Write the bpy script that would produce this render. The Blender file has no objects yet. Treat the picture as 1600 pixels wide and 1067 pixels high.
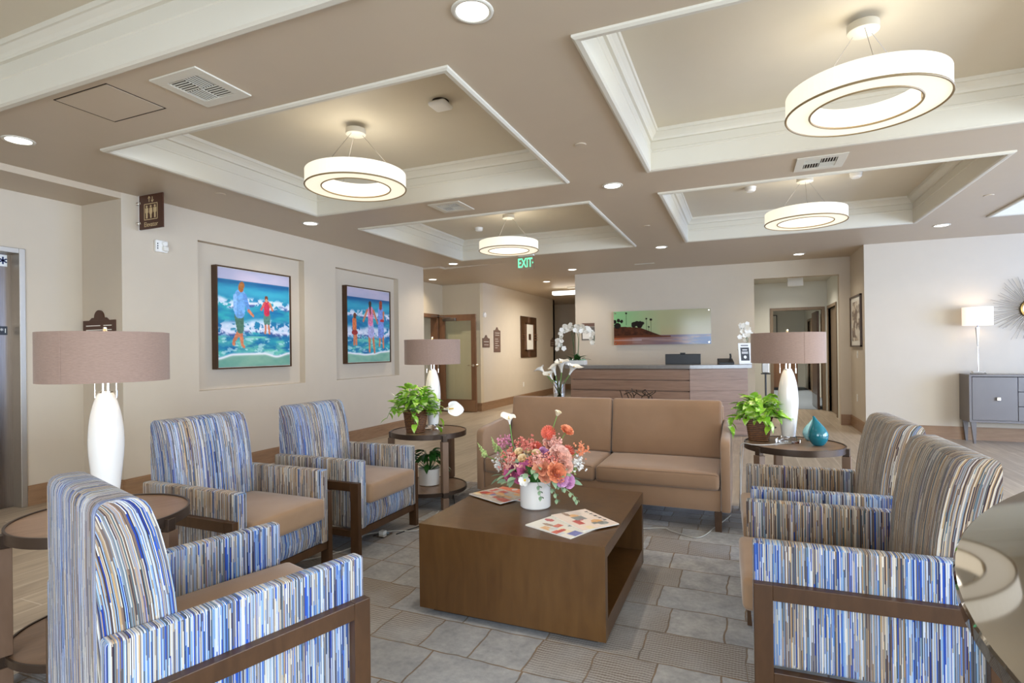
import bpy, bmesh, math, random
import numpy as np
from mathutils import Vector, Matrix, noise as mnoise
PI = math.pi
S = bpy.context.scene
C = S.collection
random.seed(7)

# ------------------------------------------------------------------ camera
cam_d = bpy.data.cameras.new('camera'); cam = bpy.data.objects.new('camera', cam_d); C.objects.link(cam)
S.camera = cam
F, YAW, PITCH, ROLL, CY = 859.0, .3973, .0017, -.0123, 545.3
cam_d.sensor_fit = 'HORIZONTAL'; cam_d.sensor_width = 36.0
cam_d.lens = F / 1600 * 36.0
cam_d.shift_y = (CY - 533.5) / 1600
cam_d.clip_start = .02; cam_d.clip_end = 100
c_, s_ = math.cos(YAW), math.sin(YAW)
r0 = Vector((c_, s_, 0)); f0 = Vector((-s_, c_, 0)); z0 = Vector((0, 0, 1))
fw = f0 * math.cos(PITCH) + z0 * math.sin(PITCH)
ud = z0 * math.cos(PITCH) - f0 * math.sin(PITCH)
xr = r0 * math.cos(ROLL) + ud * math.sin(ROLL)
yu = -r0 * math.sin(ROLL) + ud * math.cos(ROLL)
m = Matrix.Identity(4)
for i in range(3):
    m[i][0] = xr[i]; m[i][1] = yu[i]; m[i][2] = -fw[i]
m.translation = Vector((0, 0, 1.316))
cam.matrix_world = m

# ------------------------------------------------------------------ world, daylight, exposure
w = bpy.data.worlds.new('world'); S.world = w; w.use_nodes = True
w.node_tree.nodes['Background'].inputs[0].default_value = (.62, .76, 1.0, 1)
w.node_tree.nodes['Background'].inputs[1].default_value = 1.6
S.view_settings.view_transform = 'Standard'; S.view_settings.look = 'None'
S.view_settings.exposure = 1.22; S.view_settings.gamma = 1.0
S.view_settings.use_curve_mapping = False
S.cycles.max_bounces = 9; S.cycles.diffuse_bounces = 6; S.cycles.glossy_bounces = 4
S.cycles.transmission_bounces = 6; S.cycles.transparent_max_bounces = 8
S.cycles.sample_clamp_indirect = 4.0; S.cycles.caustics_reflective = False; S.cycles.caustics_refractive = False
K_RING, K_DOWN, K_WIN, K_WIN2 = 2.6, 29.0, 250.0, 140.0
RING_E = .40

def area(name, loc, size, rot, power, col, shape='RECTANGLE', parent=None):
    l = bpy.data.lights.new(name, 'AREA'); l.shape = shape; l.size = size[0]; l.size_y = size[1]
    l.energy = power; l.color = col
    o = bpy.data.objects.new(name, l); C.objects.link(o); o.location = loc; o.rotation_euler = rot
    if parent: o.parent = parent
    return o
# daylight entering through the glazing of the right wall and of the wall behind the camera
area('daylight_right', (6.42, 2.0, 1.43), (6.0, 2.1), (PI / 2, 0, PI / 2), K_WIN, (.74, .86, 1.0))
area('daylight_right', (6.42, 6.7, 1.43), (2.7, 2.1), (PI / 2, 0, PI / 2), 95.0, (.26, .46, 1.0))  # extra strongly blue lamp at the far window, added to tint the console wall
area('daylight_rear', (1.2, -3.28, 1.5), (7.0, 2.2), (PI / 2, 0, 0), K_WIN2, (.80, .89, 1.0))

# ------------------------------------------------------------------ helpers
def lin(h):
    if isinstance(h, str):
        h = h.lstrip('#'); v = [int(h[i:i + 2], 16) / 255 for i in (0, 2, 4)]
    else: v = h
    return tuple((x / 12.92 if x <= .04045 else ((x + .055) / 1.055) ** 2.4) for x in v) + (1.0,)

def tag(o, label=None, cat=None, group=None, kind=None):
    if label: o['label'] = label
    if cat: o['category'] = cat
    if group: o['group'] = group
    if kind: o['kind'] = kind
    return o

def thing(name, label, cat, loc=(0, 0, 0), rz=0, group=None):
    o = bpy.data.objects.new(name, None); C.objects.link(o); o.empty_display_size = .1
    o.location = loc; o.rotation_euler = (0, 0, rz)
    return tag(o, label, cat, group)

def boxuv(me):
    uv = me.uv_layers.new(name='UVMap') if not me.uv_layers else me.uv_layers[0]
    for p in me.polygons:
        n = p.normal; ax = max(range(3), key=lambda i: abs(n[i]))
        for li in p.loop_indices:
            v = me.vertices[me.loops[li].vertex_index].co
            if ax == 0: uv.data[li].uv = (v.y, v.z)
            elif ax == 1: uv.data[li].uv = (v.x, v.z)
            else: uv.data[li].uv = (v.x, v.y)

def fabuv(me, f):
    """upholstery: f(co, axis) -> (u across the stripes, v along them)"""
    uv = me.uv_layers.new(name='UVMap')
    for p in me.polygons:
        n = p.normal; ax = max(range(3), key=lambda i: abs(n[i]))
        for li in p.loop_indices: uv.data[li].uv = f(me.vertices[me.loops[li].vertex_index].co, ax)

def obj(name, bm, mat, parent=None, smooth=False, uv=True, uvf=None, label=None, cat=None, group=None, kind=None, loc=None):
    me = bpy.data.meshes.new(name)
    bmesh.ops.recalc_face_normals(bm, faces=bm.faces)
    bm.to_mesh(me); bm.free()
    if uvf: fabuv(me, uvf)
    elif uv: boxuv(me)
    if mat is not None:
        for mm in (mat if isinstance(mat, (list, tuple)) else [mat]): me.materials.append(mm)
    if smooth:
        me.shade_smooth()
        if smooth == 'auto':
            me.set_sharp_from_angle(angle=math.radians(40))
    o = bpy.data.objects.new(name, me); C.objects.link(o)
    if parent: o.parent = parent
    if loc: o.location = loc
    tag(o, label, cat, group, kind)
    return o

def add(dst, src, M=None):
    me = bpy.data.meshes.new('t'); src.to_mesh(me); src.free()
    if M is not None: me.transform(M)
    dst.from_mesh(me); bpy.data.meshes.remove(me)
    return dst

def NB(): return bmesh.new()

def box(bm, x0, x1, y0, y1, z0_, z1, bev=0, seg=2, M=None):
    t = NB(); g = bmesh.ops.create_cube(t, size=1)
    for v in t.verts:
        v.co = Vector(((x0 + x1) / 2 + v.co.x * (x1 - x0), (y0 + y1) / 2 + v.co.y * (y1 - y0), (z0_ + z1) / 2 + v.co.z * (z1 - z0_)))
    if bev: bmesh.ops.bevel(t, geom=t.edges[:], offset=bev, segments=seg, affect='EDGES', profile=.5)
    return add(bm, t, M)

def lathe(bm, prof, seg=32, at=(0, 0, 0), M=None, cap=True):
    t = NB(); rings = []
    for r, z in prof:
        rings.append([t.verts.new((r * math.cos(2 * PI * i / seg), r * math.sin(2 * PI * i / seg), z)) for i in range(seg)])
    for a, b in zip(rings, rings[1:]):
        for i in range(seg):
            j = (i + 1) % seg
            try: t.faces.new((a[i], a[j], b[j], b[i]))
            except ValueError: pass
    if cap:
        t.faces.new(rings[0][::-1]); t.faces.new(rings[-1])
    T = Matrix.Translation(at)
    return add(bm, t, T if M is None else M @ T)

def tube(bm, pts, r, seg=8, rr=None):
    pts = [Vector(p) for p in pts]; rings = []
    up = Vector((0, 0, 1))
    for i, p in enumerate(pts):
        d = (pts[min(i + 1, len(pts) - 1)] - pts[max(i - 1, 0)])
        if d.length < 1e-9: d = Vector((0, 0, 1))
        d.normalize()
        a = d.cross(up if abs(d.z) < .95 else Vector((1, 0, 0))).normalized(); b = a.cross(d)
        R = rr[i] if rr else r
        rings.append([bm.verts.new(p + (a * math.cos(2 * PI * k / seg) + b * math.sin(2 * PI * k / seg)) * R) for k in range(seg)])
    for A, B in zip(rings, rings[1:]):
        for k in range(seg):
            j = (k + 1) % seg; bm.faces.new((A[k], A[j], B[j], B[k]))
    bm.faces.new(rings[0][::-1]); bm.faces.new(rings[-1])
    return bm

def prism(bm, poly, x0, x1, axis='x', bev=0):
    """poly: list of 2D points; axis x: (y,z) extruded along x; axis y: (x,z); axis z: (x,y)"""
    t = NB()
    def P(a, b, k):
        return {'x': (k, a, b), 'y': (a, k, b), 'z': (a, b, k)}[axis]
    A = [t.verts.new(P(a, b, x0)) for a, b in poly]; B = [t.verts.new(P(a, b, x1)) for a, b in poly]
    t.faces.new(A[::-1]); t.faces.new(B)
    n = len(poly)
    for i in range(n): t.faces.new((A[i], A[(i + 1) % n], B[(i + 1) % n], B[i]))
    if bev:
        bmesh.ops.recalc_face_normals(t, faces=t.faces)
        es = [e for e in t.edges if len(e.link_faces) == 2 and e.calc_face_angle(0) > .6]
        bmesh.ops.bevel(t, geom=es, offset=bev, segments=2, affect='EDGES', profile=.5)
    return add(bm, t)

def smoothpath(pts, n=8):
    pts = [Vector(p) for p in pts]; out = []
    for i in range(len(pts) - 1):
        p0 = pts[max(i - 1, 0)]; p1 = pts[i]; p2 = pts[i + 1]; p3 = pts[min(i + 2, len(pts) - 1)]
        for k in range(n):
            t = k / n
            out.append(.5 * ((2 * p1) + (-p0 + p2) * t + (2 * p0 - 5 * p1 + 4 * p2 - p3) * t * t + (-p0 + 3 * p1 - 3 * p2 + p3) * t ** 3))
    out.append(pts[-1]); return out

def cushion(bm, x0, x1, y0, y1, z0_, z1, bev=.02, puff=.012):
    t = NB(); bmesh.ops.create_cube(t, size=1)
    for v in t.verts:
        v.co = Vector(((x0 + x1) / 2 + v.co.x * (x1 - x0), (y0 + y1) / 2 + v.co.y * (y1 - y0), (z0_ + z1) / 2 + v.co.z * (z1 - z0_)))
    bmesh.ops.bevel(t, geom=t.edges[:], offset=bev, segments=3, affect='EDGES', profile=.5)
    bmesh.ops.subdivide_edges(t, edges=[e for e in t.edges if e.calc_length() > .08], cuts=6, use_grid_fill=True)
    cx, cy, cz = (x0 + x1) / 2, (y0 + y1) / 2, (z0_ + z1) / 2
    for v in t.verts:
        a = max(0, 1 - abs((v.co.x - cx) / ((x1 - x0) / 2)) ** 4) ; b = max(0, 1 - abs((v.co.y - cy) / ((y1 - y0) / 2)) ** 4); c = max(0, 1 - abs((v.co.z - cz) / ((z1 - z0_) / 2)) ** 4)
        dims = (x1 - x0, y1 - y0, z1 - z0_); k = dims.index(min(dims))
        if k == 2: v.co.z += puff * a * b * (1 if v.co.z > cz else -.3)
        elif k == 1: v.co.y += puff * a * c * (1 if v.co.y > cy else -1)
        else: v.co.x += puff * b * c * (1 if v.co.x > cx else -1)
    return add(bm, t)

# ------------------------------------------------------------------ material helpers
class NT:
    def __init__(s, name):
        s.m = bpy.data.materials.new(name); s.m.use_nodes = True; s.t = s.m.node_tree
        s.b = s.t.nodes['Principled BSDF']; s.out = s.t.nodes['Material Output']
    def n(s, typ, **kw):
        x = s.t.nodes.new(typ)
        for k, v in kw.items():
            if k == 'inp':
                for a, b in v.items():
                    if isinstance(b, bpy.types.NodeSocket): s.t.links.new(b, x.inputs[a])
                    else: x.inputs[a].default_value = b
            else: setattr(x, k, v)
        return x
    def l(s, a, b): s.t.links.new(a, b)
    def math(s, op, a, b=None, c=None, clamp=False):
        x = s.n('ShaderNodeMath', operation=op); x.use_clamp = clamp
        for i, v in enumerate((a, b, c)):
            if v is None: continue
            if isinstance(v, bpy.types.NodeSocket): s.l(v, x.inputs[i])
            else: x.inputs[i].default_value = v
        return x.outputs[0]
    def mix(s, fac, a, b, typ='MIX'):
        x = s.n('ShaderNodeMix', data_type='RGBA', blend_type=typ)
        for i, v in ((0, fac), (6, a), (7, b)):
            if isinstance(v, bpy.types.NodeSocket): s.l(v, x.inputs[i])
            else: x.inputs[i].default_value = v
        return x.outputs[2]
    def ramp(s, fac, stops, interp='LINEAR'):
        x = s.n('ShaderNodeValToRGB'); s.l(fac, x.inputs[0]); cr = x.color_ramp; cr.interpolation = interp
        while len(cr.elements) < len(stops): cr.elements.new(.5)
        for e, (p, col) in zip(cr.elements, stops): e.position = p; e.color = col
        return x.outputs[0]
    def bump(s, h, strength=.2, dist=.01):
        x = s.n('ShaderNodeBump', inp={'Strength': strength, 'Distance': dist}); s.l(h, x.inputs['Height']); s.l(x.outputs[0], s.b.inputs['Normal'])
    def set(s, **kw):
        for k, v in kw.items():
            k = {'col': 'Base Color', 'rough': 'Roughness', 'metal': 'Metallic', 'spec': 'Specular IOR Level', 'coat': 'Coat Weight',
                 'trans': 'Transmission Weight', 'sheen': 'Sheen Weight', 'em': 'Emission Color', 'es': 'Emission Strength', 'alpha': 'Alpha', 'ior': 'IOR', 'sub': 'Subsurface Weight'}[k]
            if isinstance(v, bpy.types.NodeSocket): s.l(v, s.b.inputs[k])
            else: s.b.inputs[k].default_value = v
        return s

def paint(name, col, rough=.6, var=.03, bump=.05, metal=0, spec=.4, scale=6, **kw):
    """plain surface with a faint procedural variation"""
    t = NT(name); nz = t.n('ShaderNodeTexNoise', inp={'Scale': scale, 'Detail': 4.0})
    co = t.n('ShaderNodeTexCoord'); t.l(co.outputs['Object'], nz.inputs['Vector'])
    c = lin(col) if not (isinstance(col, tuple) and len(col) == 4) else col
    d = tuple(max(0, x * (1 - var * 2.5)) for x in c[:3]) + (1,)
    t.set(col=t.mix(nz.outputs[0], c, d), rough=rough, metal=metal, spec=spec, **kw)
    if bump:
        n2 = t.n('ShaderNodeTexNoise', inp={'Scale': 180.0, 'Detail': 2.0}); t.l(co.outputs['Object'], n2.inputs['Vector'])
        t.bump(n2.outputs[0], bump, .002)
    return t.m

def wood(name, c1, c2, rough=.4, scale=(1, 1, 1), gr=18, spec=.4):
    t = NT(name); co = t.n('ShaderNodeTexCoord'); mp = t.n('ShaderNodeMapping', inp={'Scale': scale}); t.l(co.outputs['Object'], mp.inputs[0])
    n1 = t.n('ShaderNodeTexNoise', inp={'Scale': float(gr), 'Detail': 6.0, 'Distortion': .6}); t.l(mp.outputs[0], n1.inputs['Vector'])
    n2 = t.n('ShaderNodeTexNoise', inp={'Scale': 2.0, 'Detail': 2.0}); t.l(mp.outputs[0], n2.inputs['Vector'])
    f = t.math('ADD', t.math('MULTIPLY', n1.outputs[0], .6), t.math('MULTIPLY', n2.outputs[0], .4))
    f = t.math('SMOOTH_MIN', t.math('MULTIPLY_ADD', f, 2.6, -.8, clamp=True), 1.0, .01)
    t.set(col=t.mix(f, lin(c1), lin(c2)), rough=rough, spec=spec); t.bump(n1.outputs[0], .05, .002)
    return t.m

def metal(name, col, rough=.25):
    t = NT(name); co = t.n('ShaderNodeTexCoord'); nz = t.n('ShaderNodeTexNoise', inp={'Scale': 30.0}); t.l(co.outputs['Object'], nz.inputs['Vector'])
    t.set(col=lin(col), metal=1.0, rough=t.math('MULTIPLY_ADD', nz.outputs[0], .1, rough - .05)); return t.m

def glow(name, col, strength):
    t = NT(name); co = t.n('ShaderNodeTexCoord'); nz = t.n('ShaderNodeTexNoise', inp={'Scale': 60.0, 'Detail': 3.0}); t.l(co.outputs['Object'], nz.inputs['Vector'])
    t.set(col=(.4, .38, .34, 1), em=t.mix(nz.outputs[0], col, tuple(x * .93 for x in col[:3]) + (1,)), es=strength, rough=.8); return t.m

MAT = {}
MAT['wall'] = paint('wall_paint', '#c9bdab', .75, .02, .08)
MAT['wall_white'] = paint('office_wall_paint', '#dcdcd4', .7, .02, .06)
MAT['wall_alcove'] = paint('alcove_wall_paint', '#c8b99e', .7, .02, .06)
MAT['ceiling'] = paint('ceiling_paint', '#c0b19c', .45, .02, .06, spec=.35)
MAT['white_trim'] = paint('white_trim_paint', '#d0cbbd', .4, .01, 0)
MAT['coffer_in'] = paint('coffer_ceiling_paint', '#d0c7b4', .6, .02, .05)
MAT['white_plastic'] = paint('white_plastic', '#e9e8e4', .35, .01, 0)
MAT['black_plastic'] = paint('black_plastic', '#1c1d20', .35, .02, 0)
MAT['brown_sign'] = paint('brown_sign_paint', '#4a2a1c', .35, .03, 0)
MAT['taupe_sign'] = paint('taupe_sign_paint', '#6d5448', .5, .03, 0)
MAT['taupe_door'] = wood('taupe_door_paint', '#7d6b58', '#8b7963', .45, (3, 3, .4))
MAT['dark_bronze'] = paint('dark_bronze_metal', '#4b3d33', .32, .05, 0, metal=.5)
MAT['steel'] = metal('brushed_steel', '#b9b2a6', .45)
MAT['chrome'] = metal('polished_nickel', '#d8d2c8', .12)
MAT['brass'] = metal('antique_brass', '#a88a55', .3)
MAT['frame_wood'] = wood('chair_frame_wood', '#3c2715', '#4e3520', .35, (2, 2, .6), 14)
MAT['table_wood'] = wood('coffee_table_wood', '#4a3017', '#5d4122', .28, (2.5, 2.5, .5), 9)
MAT['top_wood'] = wood('side_table_wood', '#7c6350', '#927660', .35, (1, 5, 1), 8)
MAT['leg_wood'] = wood('side_table_leg_wood', '#6b5443', '#7c6452', .35, (2, 2, .5), 10)
MAT['door_wood'] = wood('door_wood', '#6a4a33', '#7d5a40', .4, (2, 2, .4), 12)
MAT['base_wood'] = wood('baseboard_wood', '#86664a', '#9c7c5e', .4, (.5, .5, 4), 10)
MAT['desk_wood'] = wood('reception_desk_wood', '#7b5e4b', '#967763', .4, (.5, 1, 7), 7)
MAT['console'] = paint('console_grey_paint', '#6d6663', .32, .05, .03, spec=.5)
MAT['ceramic'] = paint('white_glazed_ceramic', '#dedbd6', .12, .01, 0, spec=.6)
MAT['teal'] = paint('teal_glaze', '#0f6f80', .08, .12, 0, spec=.7, scale=9)
MAT['aqua'] = paint('aqua_glaze', '#9fd3d6', .15, .04, 0, spec=.6)
MAT['leaf'] = paint('green_leaf', '#5f9a2c', .45, .16, 0, scale=14)
MAT['leaf_dark'] = paint('dark_green_leaf', '#2d5f24', .4, .15, 0, scale=14)
MAT['leaf_sage'] = paint('sage_leaf', '#8fae8c', .5, .1, 0)
MAT['stem'] = paint('green_stem', '#6f9a4a', .5, .08, 0)
MAT['soil'] = paint('potting_soil', '#3a2a1e', .9, .2, .3)
MAT['silver_lamp'] = metal('pewter', '#8e8a86', .3)
MAT['cable'] = paint('grey_cable', '#b9b6b0', .5, .05, 0)
MAT['cable_black'] = paint('black_cable', '#191919', .5, .05, 0)
MAT['stone'] = paint('grey_stone_counter', '#7c7772', .18, .14, 0, spec=.6, scale=22)
MAT['ring_white'] = glow('ring_lampshade_fabric', (1.0, .90, .70, 1), RING_E)
MAT['ring_rim'] = paint('ring_lamp_trim', '#8a7450', .5, .05, 0)
MAT['lens'] = glow('downlight_lens', (1.0, .97, .9, 1), 3.0)
MAT['troffer'] = glow('corridor_light_diffuser', (1.0, .99, .95, 1), 1.1)
MAT['grille_dark'] = paint('duct_shadow', '#2e241e', .8, .05, 0)
MAT['gloss_dark'] = paint('dark_glossy_tabletop', '#8a8682', .035, .02, 0, metal=1.0, scale=2)
MAT['mat_white'] = paint('mount_board', '#e6e3da', .6, .02, 0)
MAT['blue_carpet'] = paint('blue_grey_office_carpet', '#8d99a6', .95, .08, .3, scale=40)

def m_glass(name, col=(1, 1, 1, 1), rough=.0, ior=1.45):
    t = NT(name); co = t.n('ShaderNodeTexCoord'); nz = t.n('ShaderNodeTexNoise', inp={'Scale': 3.0}); t.l(co.outputs['Object'], nz.inputs['Vector'])
    t.set(col=t.mix(nz.outputs[0], col, tuple(x * .98 for x in col[:3]) + (1,)), rough=rough, trans=1.0, ior=ior); return t.m
MAT['glass'] = m_glass('clear_glass'); MAT['acrylic'] = m_glass('clear_acrylic', (.97, .98, 1, 1), 0, 1.49)
def m_thin(name, col, fac):
    t = NT(name); tr = t.n('ShaderNodeBsdfTransparent', inp={'Color': col}); gl = t.n('ShaderNodeBsdfGlossy', inp={'Roughness': .03})
    fr = t.n('ShaderNodeLayerWeight', inp={'Blend': .12}); mx = t.n('ShaderNodeMixShader'); t.l(t.math('MULTIPLY_ADD', fr.outputs['Facing'], .12, fac), mx.inputs[0]); t.l(tr.outputs[0], mx.inputs[1]); t.l(gl.outputs[0], mx.inputs[2]); t.l(mx.outputs[0], t.out.inputs[0]); return t.m
MAT['pane'] = m_thin('thin_glass', (.97, .99, .95, 1), .02)

def m_shade():
    t = NT('taupe_linen_shade'); co = t.n('ShaderNodeTexCoord')
    mp = t.n('ShaderNodeMapping', inp={'Scale': (1, 1, 6)}); t.l(co.outputs['Object'], mp.inputs[0])
    a = t.n('ShaderNodeTexNoise', inp={'Scale': 60.0, 'Detail': 4.0}); t.l(mp.outputs[0], a.inputs['Vector'])
    t.set(col=t.mix(a.outputs[0], lin('#7d6659'), lin('#9d8374')), rough=.85, sheen=.2); t.bump(a.outputs[0], .2, .002); return t.m
MAT['shade'] = m_shade()
MAT['shade_in'] = paint('shade_lining', '#f0e6d2', .7, .02, 0)
def m_whiteshade():
    t = NT('white_lit_shade'); co = t.n('ShaderNodeTexCoord'); a = t.n('ShaderNodeTexNoise', inp={'Scale': 50.0}); t.l(co.outputs['Object'], a.inputs['Vector'])
    t.set(col=t.mix(a.outputs[0], lin('#f4eee4'), lin('#e8e0d2')), rough=.8, em=(1, .86, .72, 1), es=.26); return t.m
MAT['shade_white'] = m_whiteshade()

def m_velvet(name, c1, c2, rough=.8):
    t = NT(name); co = t.n('ShaderNodeTexCoord')
    a = t.n('ShaderNodeTexNoise', inp={'Scale': 5.0, 'Detail': 5.0, 'Distortion': .4}); t.l(co.outputs['Object'], a.inputs['Vector'])
    b = t.n('ShaderNodeTexNoise', inp={'Scale': 300.0}); t.l(co.outputs['Object'], b.inputs['Vector'])
    t.set(col=t.mix(a.outputs[0], lin(c1), lin(c2)), rough=rough, sheen=.35, spec=.2); t.bump(b.outputs[0], .25, .002); return t.m
MAT['sofa'] = m_velvet('tan_velvet', '#846850', '#997a60')
MAT['seat'] = m_velvet('tan_seat_fabric', '#86694e', '#9b7e62')

def m_stripe():
    """multicoloured stripe upholstery: irregular stripes across u, broken into segments along v; object colour red = share of warm stripes"""
    t = NT('striped_upholstery'); uv = t.n('ShaderNodeUVMap'); sp = t.n('ShaderNodeSeparateXYZ'); t.l(uv.outputs[0], sp.inputs[0])
    oi = t.n('ShaderNodeObjectInfo'); so = t.n('ShaderNodeSeparateColor'); t.l(oi.outputs['Color'], so.inputs[0])
    off = t.math('MULTIPLY', so.outputs[1], 7.3)
    u = t.math('ADD', t.math('MULTIPLY', sp.outputs[0], 88.0), t.math('MULTIPLY', off, 88.0))
    # slight wobble of the stripe edges
    vo = t.n('ShaderNodeTexVoronoi', voronoi_dimensions='1D', feature='F1'); t.l(u, vo.inputs['W']); vo.inputs['Randomness'].default_value = 1.0
    cid = t.n('ShaderNodeSeparateColor'); t.l(vo.outputs['Color'], cid.inputs[0])
    ed = t.n('ShaderNodeTexVoronoi', voronoi_dimensions='1D', feature='DISTANCE_TO_EDGE'); t.l(u, ed.inputs['W'])
    seg = t.math('FLOOR', t.math('ADD', t.math('MULTIPLY', sp.outputs[1], 8.0), t.math('MULTIPLY', cid.outputs[1], 9.0)))
    wn = t.n('ShaderNodeTexWhiteNoise', noise_dimensions='2D'); cb = t.n('ShaderNodeCombineXYZ'); t.l(t.math('MULTIPLY', cid.outputs[0], 91.7), cb.inputs[0]); t.l(seg, cb.inputs[1]); t.l(cb.outputs[0], wn.inputs['Vector'])
    # most segments keep the stripe's own colour; some change
    sw = t.math('GREATER_THAN', wn.outputs['Value'], .60)
    wc = t.n('ShaderNodeSeparateColor'); t.l(wn.outputs['Color'], wc.inputs[0])
    idn = t.n('ShaderNodeMix', data_type='FLOAT'); t.l(sw, idn.inputs[0]); t.l(cid.outputs[2], idn.inputs[2]); t.l(wc.outputs[1], idn.inputs[3])
    pid = idn.outputs[0]
    cool = ['#c8cacc', '#7390bc', '#2450ae', '#aab4c6', '#5a5a68', '#8ba6cc', '#b9b09f', '#16388f', '#c4cad6', '#4d72ac', '#94897a', '#262a4e', '#7fa0bf', '#cdc8bc', '#6b6a72', '#3f4f5e']
    warm = ['#c6bcac', '#8a7864', '#5e4d45', '#b0a392', '#3c2f34', '#a58a66', '#7f8a95', '#cfcac0', '#6d5e56', '#4c5c64', '#b8966a', '#2e2534', '#988c8a', '#bfb4a0', '#62727b', '#7d6658']
    def pal(cols):
        n = len(cols); return [(i / n, lin(h)) for i, h in enumerate(cols)]
    A = t.ramp(pid, pal(cool), 'CONSTANT'); B = t.ramp(pid, pal(warm), 'CONSTANT')
    # broad zones of blue and of taupe
    ln = t.n('ShaderNodeTexNoise', noise_dimensions='1D', inp={'Scale': 1.0, 'Detail': 1.0}); t.l(t.math('MULTIPLY', u, .075), ln.inputs['W'])
    z = t.math('ADD', t.math('MULTIPLY_ADD', ln.outputs[0], 1.5, -.75), so.outputs[0])
    zz = t.math('GREATER_THAN', z, t.math('MULTIPLY_ADD', cid.outputs[0], .7, .15))
    col = t.mix(zz, A, B)
    dark = t.math('LESS_THAN', ed.outputs['Distance'], .075)
    col = t.mix(t.math('MULTIPLY', dark, .8), col, lin('#3c3833'))
    nz = t.n('ShaderNodeTexNoise', inp={'Scale': 900.0}); t.l(uv.outputs[0], nz.inputs['Vector'])
    t.set(col=col, rough=.85, sheen=.15, spec=.2); t.bump(nz.outputs[0], .15, .002)
    return t.m
MAT['stripe'] = m_stripe()

def m_planks():
    t = NT('wood_look_floor_tile'); g = t.n('ShaderNodeNewGeometry'); mp = t.n('ShaderNodeMapping', inp={'Rotation': (0, 0, PI / 2), 'Location': (.07, .03, 0)}); t.l(g.outputs['Position'], mp.inputs[0])
    br = t.n('ShaderNodeTexBrick', offset=.37, inp={'Scale': 1.0, 'Mortar Size': .003, 'Mortar Smooth': .1, 'Brick Width': 1.2, 'Row Height': .2, 'Color1': (0, 0, 0, 1), 'Color2': (1, 1, 1, 1), 'Mortar': (.5, .5, .5, 1), 'Bias': 0.0})
    t.l(mp.outputs[0], br.inputs[0])
    rid = t.n('ShaderNodeSeparateColor'); t.l(br.outputs[0], rid.inputs[0])
    m2 = t.n('ShaderNodeMapping', inp={'Scale': (9, .7, 1)}); t.l(g.outputs['Position'], m2.inputs[0])
    a = t.n('ShaderNodeTexNoise', inp={'Scale': 3.0, 'Detail': 6.0, 'Distortion': .5}); t.l(m2.outputs[0], a.inputs['Vector'])
    f = t.math('ADD', t.math('MULTIPLY', rid.outputs[0], .35), t.math('MULTIPLY_ADD', a.outputs[0], 1.3, -.35), clamp=True)
    col = t.mix(f, lin('#8b7c6b'), lin('#c0b19d'))
    col = t.mix(br.outputs['Fac'], col, lin('#c9bfb0'))
    t.set(col=col, rough=.32, spec=.45); t.bump(br.outputs['Fac'], .15, .002); return t.m
MAT['planks'] = m_planks()

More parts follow.
